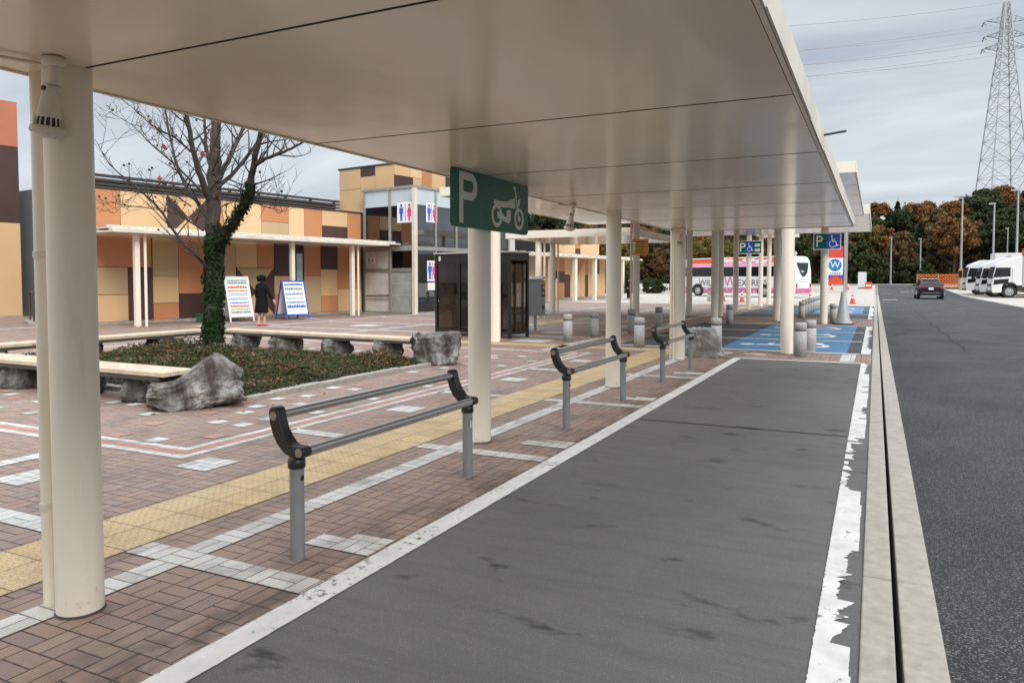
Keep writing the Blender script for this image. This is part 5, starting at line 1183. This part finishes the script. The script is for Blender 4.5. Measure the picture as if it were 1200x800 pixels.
def coach():
    ln, h, w = 12., 3.55, 2.5; phi = R(35); k = 63.
    yaw = R(-9.5)   # line of sight towards the coach
    sight = Vector((math.sin(yaw), math.cos(yaw), 0)); perp = Vector((math.cos(yaw), -math.sin(yaw), 0))
    ax = (-perp*math.cos(phi)+sight*math.sin(phi)).normalized()      # rear -> front
    px = (931-600)/870.; d = Vector((.898269*px-.439048, .439445*px+.897458, 0)); rear = d*62.
    root = empty('coach', (rear.x, rear.y, 0), math.atan2(ax.y, ax.x), 'white and pink highway coach with an orange red roof stripe parked on the forecourt', 'bus')
    # local x rear -> front, near side is +y ... sides at y = 0 (near) and w (far)
    left = Vector((-ax.y, ax.x, 0)); near = -left if left.dot(sight) > 0 else left
    s = 1 if left.dot(sight) > 0 else -1; Y = lambda q: q*s   # q = 0 near side, w far side
    prof = [(.0, .35), (-.05, .9), (-.02, 2.2), (.12, 3.1), (.3, 3.42), (.6, 3.52), (11.0, 3.5), (11.5, 3.38), (11.85, 2.9), (12., 1.7), (12., .5), (11.95, .32)]
    b = MB(); b.prism([(x, Y(0), z) for x, z in prof], (0, Y(w), 0)); b.build('body', M['white'], root, bevel=.07, segs=3)
    e = .008
    def side(name, x0, x1, z0, z1, m, t=e, far=False):
        q = MB(); q.box(x0, x1, min(Y(-t), 0), max(Y(-t), 0), z0, z1); return q.build(name, m, root)
    side('roof_stripe', .55, 11.1, 3.02, 3.44, M['coach_red'], .010); side('pink_stripe', .35, 11.5, 2.66, 3.02, M['pink'], .009)
    st = MB(); rnd = random.Random(2)
    for i in range(16):
        x = 2.2+.34*i+rnd.uniform(-.1, .1); z = 3.05+rnd.uniform(0, .2); r = rnd.uniform(.08, .2)
        st.prism([(x+r*1.6*math.cos(a), Y(-.0105-.0004*i), z+r*math.sin(a)) for a in [j*math.pi/6 for j in range(12)]], (0, Y(-.004), 0))
    st.build('roof_pattern', M['sign_white'], root)
    side('window_band', .9, 11.6, 1.82, 2.66, M['darkglass'], .012)
    pm = MB()
    for x in (2.6, 4.4, 6.2, 8., 9.8): pm.box(x, x+.05, min(Y(-.016), Y(-.012)), max(Y(-.016), Y(-.012)), 1.84, 2.64)
    pm.build('window_pillar', M['blackpl'], root)
    sp = MB(); sp.box(.1, 11.9, min(Y(-.009), 0), max(Y(-.009), 0), .36, .80, 1)
    for i in range(20):
        x = .5+.56*i; z = .5+.16*(i % 2); sp.prism([(x-.14, Y(-.0085), z), (x, Y(-.0085), z-.12), (x+.14, Y(-.0085), z), (x, Y(-.0085), z+.12)], (0, Y(-.004), 0))
    sp.build('skirt_stripe', [M['pink'], M['magenta']], root)
    for x in (2.9, 9.9):
        a = MB(); a.prism([(x+.66*math.cos(t), Y(-.010), .5+.66*math.sin(t)) for t in [R(-15+i*15) for i in range(15)]], (0, Y(-.008), 0)); a.build('wheel_arch', M['blackpl'], root)
        for q, sg in ((.12, -1), (w-.12, 1)): wheel(root, (x, Y(q), .5), (0, Y(sg), 0), .5, .28)
    # the door and windscreen at the front, rear shield window
    fw = MB(); fw.box(11.99, 12.02, min(Y(.1), Y(w-.1)), max(Y(.1), Y(w-.1)), 1.2, 2.7); fw.build('windscreen', M['darkglass'], root)
    rw = MB(); ys = [(.35, 2.95), (w-.35, 2.95), (w-.45, 2.6), (w-.72, 2.1), (w/2+.15, 1.8), (w/2-.15, 1.8), (.72, 2.1), (.45, 2.6)]
    rw.prism([(-.02+.14*max(0, (z-2.2)/.9), Y(y), z) for y, z in ys], (-.035, 0, 0)); rw.build('rear_window', M['darkglass'], root)
    rs = MB(); rs.box(-.07, -.055, min(Y(.06), Y(w-.06)), max(Y(.06), Y(w-.06)), .38, .78); rs.build('rear_skirt', M['magenta'], root)
    rt = MB(); rt.box(-.066, -.05, min(Y(.5), Y(w-.5)), max(Y(.5), Y(w-.5)), 1.34, 1.42); rt.build('rear_lettering', M['sign_grey'], root)
    for q in (.2, w-.2): tl = MB(); tl.box(-.066, -.05, min(Y(q-.1), Y(q+.1)), max(Y(q-.1), Y(q+.1)), .85, 1.2); tl.build('tail_lamp', M['taillight'], root)
    an = MB(); an.tube([(.7, Y(w/2), 3.5), (.7, Y(w/2), 3.95)], .03, 8); an.box(.66, .74, min(Y(w/2-.18), Y(w/2+.18)), max(Y(w/2-.18), Y(w/2+.18)), 3.72, 3.8); an.build('antenna', M['sign_white'], root)
    # lettering reads from the near side: from front (left as seen) to rear
    ex = (-1, 0, 0); ink_ = mat('dark_grey_coach_ink', (.10, .09, .1), .5)
    n_ = Vector(ex).cross(Vector((0, 0, 1)))     # outward must equal near side
    o = lambda x, z: (x, Y(-.012), z)
    text_obj('lettering', 'WILLER', .82, ink_, o(8.75-.35, 1.22), ex, (0, 0, 1), root, .006)
    text_obj('lettering', 'W', 1.25, M['magenta'], o(6.35, 1.30), ex, (0, 0, 1), root, .006)
    text_obj('lettering', 'EXPRESS', .82, ink_, o(4.05, 1.22), ex, (0, 0, 1), root, .006)
    mr = MB(); mr.box(11.9, 12.2, min(Y(-.35), Y(-.1)), max(Y(-.35), Y(-.1)), 1.9, 2.5); mr.tube([(11.8, Y(.1), 2.9), (12.1, Y(-.2), 2.8), (12.1, Y(-.22), 2.4)], .03, 8); mr.build('mirror', M['blackpl'], root)
coach()

# ================================================================== FUEL SIGN, LAMPS, NETTING, PYLON
def fuel_sign():
    y = 88.; root = empty('station_sign', (-3.7, y, gz(y)), R(8), 'tall fuel station sign with red bands and a blue W disc on white', 'sign')
    b = MB(); b.box(.6, .95, -.15, .15, 0, 8.2); b.build('post', M['galv'], root)
    z = lambda py: 1.5 + (328-py)/870*80. - gz(y)
    b = MB(); b.box(-1., .5, -.2, .2, z(322), z(302)); b.build('white_panel', M['sign_white'], root)
    b = MB(); b.box(-1., .5, -.2, .2, z(301.6), z(288)); b.build('red_panel', M['red'], root)
    b = MB(); b.box(-1., .5, -.2, .2, z(333), z(322.4)); b.build('red_panel', M['red'], root)
    b = MB(); g = Glyph(b, (0, -.2, 0), (1, 0, 0), (0, 0, 1), .02); g.poly([(-.98, z(327)), (-.3, z(323)), (.48, z(326)), (.48, z(323)), (-.98, z(323))][::-1]); b.build('blue_wave', M['blue_sign'], root)
    b = MB(); g = Glyph(b, (-.3, -.2, z(310.5)), (1, 0, 0), (0, 0, 1), .02); g.disc((0, 0), .66, 0, 32); b.build('disc', mat('cyan_blue_disc', (.02, .19, .45), .3), root)
    text_obj('letter', 'W', .95, M['sign_white'], (-.3, -.235, z(310.5)), (1, 0, 0), (0, 0, 1), root, .01)
    b = MB(); g = Glyph(b, (-.3, -.2, z(320.2)), (1, 0, 0), (0, 0, 1), .02)
    for q in range(6): g.stroke([(-.5+.18*q, 0), (-.38+.18*q, 0)], .12)
    b.build('lettering', M['blue_sign'], root)
fuel_sign()
def lamp(label, x, y, top, arm=-.8):
    z0 = hz(x, y); root = empty('street_lamp', (x, y, z0), 0, label, 'street lamp', 'tall grey street lamps')
    h = top-z0; b = MB(); b.tube([(0, 0, -.2), (0, 0, h*.4), (0, 0, h)], [.13, .11, .075], 16); b.build('pole', M['galv'], root)
    c = MB(); c.box(min(arm, .12), max(arm, .12), -.16, .16, h-.04, h+.1); c.build('lamp_head', M['grey'], root, bevel=.03)
    d = MB(); d.tube([(0, 0, -.1), (0, 0, .5)], .17, 12); d.build('base', M['kerb'], root)
lamp('tallest street lamp just left of the parked trucks', 8.4, 95., 10.6); lamp('street lamp rising behind the trucks, second from the right', 11.0, 92., 9.4, -.5); lamp('rightmost tall street lamp above the nearest truck', 12.2, 86., 10.1, -.6)
lamp('thin street lamp at the wood edge nearest the white cabinet', 1.9, 117.5, 7.4, -.3); lamp('thin dim street lamp in front of the green bushes', 5.6, 119., 7.2, -.3); lamp('short thin lamp between the two right hand tall lamps', 16.1, 121., 8.5, -.3)
def netting():
    root = empty('netting_fence', (6.65, 101., gz(101)), R(-4), 'orange safety netting fence behind the dark car', 'fence')
    for x in (-2.2, 0, 2): b = MB(); b.tube([(x, 0, 0), (x, 0, 1.75)], .05, 8); b.build('post', M['galv'], root)
    b = MB()
    for i in range(28):
        i *= 2.2
        for sg in (1, -1):
            x0 = -4+.16*i-1.6 if sg > 0 else -4+.16*i; x1 = x0+1.6*sg if sg > 0 else x0-1.6
            z0, z1 = .12, 1.65
            lo, hi = -2.2, 2
            def cl(xa, za, xb, zb):
                t0, t1 = 0., 1.; dx = xb-xa
                for lim, s_ in ((lo, 1), (hi, -1)):
                    f0 = (xa-lim)*s_; f1 = (xb-lim)*s_
                    if f0 < 0 and f1 < 0: return None
                    if f0 < 0: t0 = max(t0, f0/(f0-f1))
                    if f1 < 0: t1 = min(t1, f0/(f0-f1))
                return (xa+dx*t0, za+(zb-za)*t0, xa+dx*t1, za+(zb-za)*t1) if t1 > t0 else None
            q = cl(x0, z0, x1, z1)
            if q: b.tube([(q[0], sg*.01, q[1]), (q[2], sg*.01, q[3])], .045, 4)
    b.box(-2.2, 2, -.015, .015, 1.62, 1.7); b.box(-2.2, 2, -.015, .015, .1, .16); b.build('netting', M['orange_pl'], root)
    g = MB(); g.box(2.05, 2.5, -.1, .1, 0, 2.3); g.build('end_panel', mat('yellow_orange_panel', (.72, .34, .04), .5), root)
netting()
def pylon():
    Y = 300.; s = Y/420.; X = 52.9*s; zg = 12.; H = 131.66*s + .4
    root = empty('power_pylon', (X, Y, zg), R(18), 'tall steel lattice electricity pylon rising above the wood', 'pylon')
    h = H-zg
    def half(z):    # half width of the tower
        t = z/h
        return 6.7*(1-t)*.98+.7 if t < .72 else .7+6.7*.98*.28*(1-(t-.72)/.28)*.9
    def cor(z): w = half(z); return [Vector((sx*w, sy*w, z)) for sx, sy in ((-1, -1), (1, -1), (1, 1), (-1, 1))]
    lv = [0, 9, 17, 24, 30.5, 36.5, 42, 47, 51.5, 55.5, 59, 62, 64.7, 67.3, 69.8, 72.2, 74.5, 76.7, 78.8, h]
    lv = [q for q in lv if q < h-.8]+[h]
    leg = MB(); br = MB()
    for a, b_ in zip(lv, lv[1:]):
        A, B = cor(a), cor(b_)
        for i in range(4):
            leg.tube([A[i], B[i]], .20, 6, cap=False); j = (i+1) % 4
            br.tube([A[i], B[j]], .09, 4, cap=False); br.tube([A[j], B[i]], .09, 4, cap=False); br.tube([B[i], B[j]], .08, 4, cap=False)
    leg.build('tower_leg', M['galv'], root); br.build('bracing', M['galv'], root)
    tips = []
    for zz, L in ((h-6.6, 6.6), (h-11.6, 6.4), (h-15.6, 6.8)):
        for sx in (-1, 1):
            a = MB(); w = half(zz); tip = Vector((sx*L, 0, zz+.6))
            for sy in (-1, 1):
                a.tube([Vector((sx*w, sy*w, zz)), tip], .12, 5); a.tube([Vector((sx*w, sy*w, zz+2.)), tip], .10, 5)
            for t in (.3, .6): a.tube([Vector((sx*w, -w, zz)).lerp(tip, t), Vector((sx*w, w, zz+2)).lerp(tip, t)], .08, 4); a.tube([Vector((sx*w, w, zz)).lerp(tip, t), Vector((sx*w, -w, zz+2)).lerp(tip, t)], .08, 4)
            o = a.build('cross_arm', M['galv'], root)
            ins = MB(); e = tip+Vector((sx*.2, -.8, -1.4)); ins.tube([tip, e], .22, 8); ins.tube([tip+Vector((0, .8, 0)), tip+Vector((sx*.2, 1.6, -1.4))], .22, 8); ins.build('insulator', mat('insulator', (.3, .28, .27), .3), o); tips.append(e)
    mw = Matrix.Translation((X, Y, zg)) @ Matrix.Rotation(R(18), 4, 'Z')
    tips = [mw @ t for t in tips]; top = mw @ Vector((0, 0, h))
    def wire(label, a, b, sag):
        pts = []
        for i in range(41):
            t = i/40; p = a.lerp(b, t); p.z -= sag*4*t*(1-t); pts.append(p)
        m_ = MB(); m_.tube(pts, .075, 5); o = m_.build('power_line', M['galv']); tag(o, label, 'power line', 'power lines strung from the pylon')
    nm = ['upper', 'upper', 'middle', 'middle', 'lower', 'lower']; sd = ['left', 'right']*3
    for i, t in enumerate(tips):
        wire('overhead power line leaving the %s %s arm of the pylon to the left' % (nm[i], sd[i]), t, t+Vector((-190, -70, -2.5+1.5*(i % 2))), 7.)
        wire('overhead power line running from the %s %s arm beyond the right edge' % (nm[i], sd[i]), t, t+Vector((190, 60, -20)), 9.)
    wire('thin earth wire from the peak of the pylon to the left', top, top+Vector((-190, -70, 0)), 6.)
pylon()

# ================================================================== TREES
def crown_broad(m, n, rx, rz_, leaf, seed, zc):
    rnd = random.Random(seed); b = MB(); cl = []
    for i in range(46):
        u = rnd.uniform(-.75, 1); a = rnd.uniform(0, 6.283); r = math.sqrt(max(0, 1-u*u))*rnd.uniform(.55, 1.0)
        cl.append((Vector((rx*r*math.cos(a)*.85, rx*r*math.sin(a)*.85, zc+rz_*u*.85)), rnd.uniform(.13, .33)*rx))
    for i in range(n):
        c, r = rnd.choice(cl); r *= .92; v = Vector((rnd.gauss(0, 1), rnd.gauss(0, 1), rnd.gauss(0, 1))).normalized()
        p = c+Vector((v.x, v.y, v.z*.75))*r*(rnd.random()**.35+(.35 if rnd.random() < .12 else 0)); s = leaf*rnd.uniform(.6, 1.25)
        nrm = (v+Vector((rnd.uniform(-1, 1), rnd.uniform(-1, 1), rnd.uniform(-.4, 1.2)))).normalized(); x = nrm.cross(Vector((rnd.uniform(-1, 1), rnd.uniform(-1, 1), .3))).normalized(); y = nrm.cross(x)
        b.add([p-x*s, p-y*s*.7+x*.2*s, p+x*s, p+y*s*.7], [(0, 1, 2, 3)])
    return b
def crown_conifer(n, r0, h, leaf, seed, z0):
    rnd = random.Random(seed); b = MB()
    for i in range(n):
        t = rnd.random()**.8; lay = math.floor(t*13)/13; z = z0+h*t; f = 1-(t-lay)*13*.35
        R_ = r0*(1-t)**.85*f*rnd.uniform(.35, 1.05)+.1; a = rnd.uniform(0, 6.283); R_ *= 1+.28*math.sin(a*3+lay*40)
        p = Vector((R_*math.cos(a), R_*math.sin(a), z-.22*R_)); s = leaf*rnd.uniform(.6, 1.2); d = Vector((math.cos(a), math.sin(a), -.35+rnd.uniform(-.3, .5))).normalized(); x = d; y = d.cross(Vector((rnd.uniform(-.6, .6), rnd.uniform(-.6, .6), 1))).normalized()
        b.add([p-x*s, p-y*s*.55, p+x*s, p+y*s*.55], [(0, 1, 2, 3)])
    return b
def tree_proto(kind, seed):
    root = empty('tree'); rnd = random.Random(seed); t = MB()
    if kind in ('conifer',):
        root.name = 'conifer_tree'; t.tube([(0, 0, -1), (.05, 0, 4), (0, 0, 11.5)], [.26, .18, .03], 8); t.build('trunk', M['bark'], root)
        crown_conifer(6500, 2.7, 9.6, .32, seed, 1.2).build('crown', LEAF['dark'], root)
    else:
        rx, rz_ = rnd.uniform(3.6, 4.4), rnd.uniform(3.4, 4.2); zc = 7.0
        t.tube([(0, 0, -1), (.1, .05, 2.5), (.05, .1, 5.5), (.1, 0, 8.5)], [.3, .24, .17, .05], 8)
        for i in range(9):
            a = rnd.uniform(0, 6.28); z = rnd.uniform(2.2, 6); l = rnd.uniform(2, 3.4); t.tube([(0.05, .05, z), (l*.5*math.cos(a), l*.5*math.sin(a), z+1.), (l*math.cos(a), l*math.sin(a), z+2.2)], [.11, .07, .02], 6)
        t.build('trunk', M['bark'], root); crown_broad(None, 9500, rx, rz_, .25, seed, zc).build('crown', LEAF[kind], root)
    return root
KINDS = {'conifer': ('pointed dark conifer standing in the wooded hillside', 'dark conifers on the hillside'), 'dark': ('rounded dark evergreen tree in the wooded hillside', 'dark evergreen trees on the hillside'), 'rust': ('rust orange autumn tree in the wooded hillside', 'rust coloured trees on the hillside'),
         'brown': ('dull brown autumn tree in the wooded hillside', 'brown trees on the hillside'), 'olive': ('yellow olive autumn tree in the wooded hillside', 'yellowing trees on the hillside'), 'green': ('mid green broadleaf tree in the wooded hillside', 'green trees on the hillside')}
PROTO = {k: [tree_proto(k, 10*i+hash_) for i in range(2)] for hash_, k in enumerate(KINDS, 1)}
used = set()
def plant(kind, x, y, s, label=None, group=None, z=None, sz=1.):
    i = random.randrange(2); p = PROTO[kind][i]
    if (kind, i) in used: o = copy_tree(p)
    else: o = p; used.add((kind, i))
    o.location = (x, y, (hz(x, y) if z is None else z)); o.rotation_euler = (0, 0, random.uniform(0, 6.28)); o.scale = (s, s, s*sz*random.uniform(.92, 1.08))
    l, g = KINDS[kind]; o['label'] = label or l; o['category'] = 'tree'
    if group: o['group'] = group
    elif not label: o['group'] = g
random.seed(21)
for (y, sp, x0, x1, mixk, s0) in ((124, 4.2, -60, 48, ['dark', 'dark', 'brown', 'rust', 'brown', 'brown', 'dark', 'rust', 'olive'], .74), (132, 4.4, -70, 55, ['rust', 'dark', 'rust', 'brown', 'dark', 'brown', 'rust', 'conifer'], .82), (142, 4.6, -75, 62, ['dark', 'rust', 'conifer', 'brown', 'dark', 'rust', 'green'], .88), (154, 4.8, -80, 68, ['dark', 'conifer', 'brown', 'dark', 'olive', 'dark', 'rust', 'green'], .86), (166, 5., -85, 75, ['dark', 'conifer', 'dark', 'brown', 'rust', 'dark'], .84)):
    x = x0; i = 0
    while x < x1:
        kk = random.choice(mixk); plant(kk, x+random.uniform(-1.6, 1.6), y+random.uniform(-2.5, 2.5), s0*random.uniform(.82, 1.18)*(.8 if kk == 'conifer' else 1.)); x += sp; i += 1
# beyond the shops and the coach
for lab, k, x, y, s, sz in (('yellow olive tree glowing behind the amber notice column', 'olive', -27., 84., .62, .85), ('tall dark conifer seen over the shop roof beside the motorcycle sign', 'conifer', -47., 92., 1.15, 1.), ('dark conifer behind the far wing, right of the motorcycle sign', 'conifer', -43.5, 93., 1.1, 1.),
                            ('dark evergreen crowded between conifers behind the far wing', 'dark', -39.5, 92., 1.0, 1.1), ('dull brown tree behind the distant person', 'brown', -32.5, 88., .75, 1.), ('second dull brown tree right of the yellow olive tree', 'brown', -22.5, 90., .7, .9), ('olive tree behind the front of the coach', 'olive', -18., 93., .7, .9),
                            ('brown tree behind the roof of the coach', 'brown', -13., 95., .75, 1.), ('dark evergreen behind the middle of the coach', 'dark', -9., 97., .75, 1.), ('brown tree between coach and fuel sign', 'brown', -5.5, 112., .75, 1.), ('dark evergreen on the left edge behind the shop roofs', 'dark', -58., 60., .7, 1.)):
    plant(k, x, y, s, lab, sz=sz, z=gz(y))
def bush_proto():
    root = empty('bush'); b = crown_broad(None, 4200, 1.5, 1.0, .11, 77, .8); b.build('foliage', LEAF['green'], root); t = MB(); t.tube([(0, 0, -.3), (0, 0, .9)], [.08, .03], 6); t.build('stem', M['bark'], root); return root
BP = bush_proto(); first = True
def bush(x, y, s, sz, lab, grp=None):
    global first
    o = BP if first else copy_tree(BP); first = False
    o.location = (x, y, gz(y)); o.rotation_euler = (0, 0, random.uniform(0, 6.28)); o.scale = (s, s, s*sz); tag(o, lab, 'bush', grp)
bush(-.9, 119.8, 2.2, 1.15, 'large round green bush left of the thin lamp at the wood edge'); bush(5.2, 120.2, 2.0, 1.0, 'large round green bush right of the thin lamp at the wood edge'); bush(2.4, 121., 1.5, 1.0, 'smaller green bush between the two large bushes')
for i in range(26):
    bush(-52+3.1*i if i < 16 else 9+3.2*(i-16), 119.2+random.uniform(-.5, 1.5), random.uniform(.55, 1.0), .8, 'low green roadside shrub along the foot of the wood', 'shrubs along the foot of the wood')
BP2 = copy_tree(BP); BP2.location = (-46, 128, hz(-46, 128)); BP2.scale = (2, 2, 1.5); tag(BP2, 'dark undergrowth shrub between the trunks on the hillside', 'bush', 'undergrowth shrubs on the hillside')
for ch in BP2.children:
    if ch.name.startswith('foliage'): ch.data = ch.data.copy(); ch.data.materials[0] = LEAF['brown']
for i in range(90):
    yy = random.choice((127, 136, 147)); o = copy_tree(BP2); xx = random.uniform(-45, 55); o.location = (xx, yy+random.uniform(-2, 2), hz(xx, yy)); s_ = random.uniform(1.3, 2.2); o.scale = (s_, s_, s_*.8); o.rotation_euler = (0, 0, random.uniform(0, 6.28))
    tag(o, 'dark undergrowth shrub between the trunks on the hillside', 'bush', 'undergrowth shrubs on the hillside')
for i in range(9): bush(-30+2.6*i, 78+1.1*i+random.uniform(-.5, .5), random.uniform(.7, 1.), .9, 'low shrub behind the pale forecourt left of the coach', 'shrubs behind the forecourt')

# ================================================================== SKY, SUN, CAMERA
w = bpy.data.worlds.new('World'); SC.world = w; w.use_nodes = True; nt = w.node_tree; nt.nodes.clear()
T = NT.__new__(NT); T.t = nt; T.n = nt.nodes; T.mat = None; T.bsdf = None
outn = nt.nodes.new('ShaderNodeOutputWorld'); bg = nt.nodes.new('ShaderNodeBackground'); bg.inputs['Strength'].default_value = .1
sky = nt.nodes.new('ShaderNodeTexSky'); sky.sky_type = 'NISHITA'; sky.sun_disc = False
SUN_EL, SUN_AZ = R(34), R(122)       # azimuth measured clockwise from +Y
sky.sun_elevation = SUN_EL; sky.sun_rotation = SUN_AZ
g = nt.nodes.new('ShaderNodeTexCoord').outputs['Generated']; x, y, z = T.sep(g)[:3]
zz = T.m('MAXIMUM', z, 0.); inv = T.m('DIVIDE', 1., T.m('ADD', zz, .16))
pv = T.comb(T.m('MULTIPLY', x, inv), T.m('MULTIPLY', y, inv), 0.)
n1 = T.noise(T.scale(pv, (.55, 1.0, 1)), 1.05, 7, .55, .5); n2 = T.noise(pv, .42, 3, .5, .2)
f = T.m('ADD', T.m('MULTIPLY', n1, .62), T.m('MULTIPLY', n2, .38))
cl = T.ramp(T.rng(f, .38, .62), [(0., (3.5, 4.0, 4.75)), (.4, (5.3, 5.75, 6.4)), (.72, (6.7, 7.1, 7.6)), (1., (8.3, 8.5, 8.7))])
hor = T.rng(z, .0, .20, 1., 0.); cl = T.mix(T.m('MULTIPLY', hor, .4), cl, (8.2, 8.5, 8.9))
grad = T.m('ADD', T.rng(zz, .33, .62, .76, 2.35), T.rng(zz, .6, 1., 0., .7))   # lift added above the view to fill light under the canopies; brightest overhead
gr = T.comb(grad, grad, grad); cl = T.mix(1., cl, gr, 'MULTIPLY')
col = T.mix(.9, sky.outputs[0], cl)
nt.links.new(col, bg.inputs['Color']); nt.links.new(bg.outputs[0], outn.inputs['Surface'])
sl = bpy.data.lights.new('sun', 'SUN'); sl.energy = 1.5; sl.angle = R(24); sl.color = (1., .96, .9)
so = bpy.data.objects.new('sun', sl); COL.objects.link(so)
dv = Vector((math.sin(SUN_AZ)*math.cos(SUN_EL), math.cos(SUN_AZ)*math.cos(SUN_EL), math.sin(SUN_EL)))
so.rotation_euler = dv.to_track_quat('Z', 'Y').to_euler(); so.location = (0, 0, 60)
cd = bpy.data.cameras.new('camera'); co = bpy.data.objects.new('camera', cd); COL.objects.link(co)
cd.sensor_width = 36.; cd.lens = 870./1200*36; cd.shift_y = -35/1200.; cd.clip_start = .05; cd.clip_end = 4000
co.location = (0, 0, 1.5); co.rotation_euler = (R(90-2.4352), 0, R(26.0685)); SC.camera = co
SC.view_settings.view_transform = 'Standard'; SC.view_settings.look = 'None'; SC.view_settings.exposure = .48; SC.view_settings.gamma = 1.
SC.cycles.max_bounces = 8; SC.cycles.diffuse_bounces = 4; SC.cycles.glossy_bounces = 4; SC.cycles.transparent_max_bounces = 12; SC.cycles.caustics_reflective = False; SC.cycles.caustics_refractive = False
SC.cycles.use_denoising = True
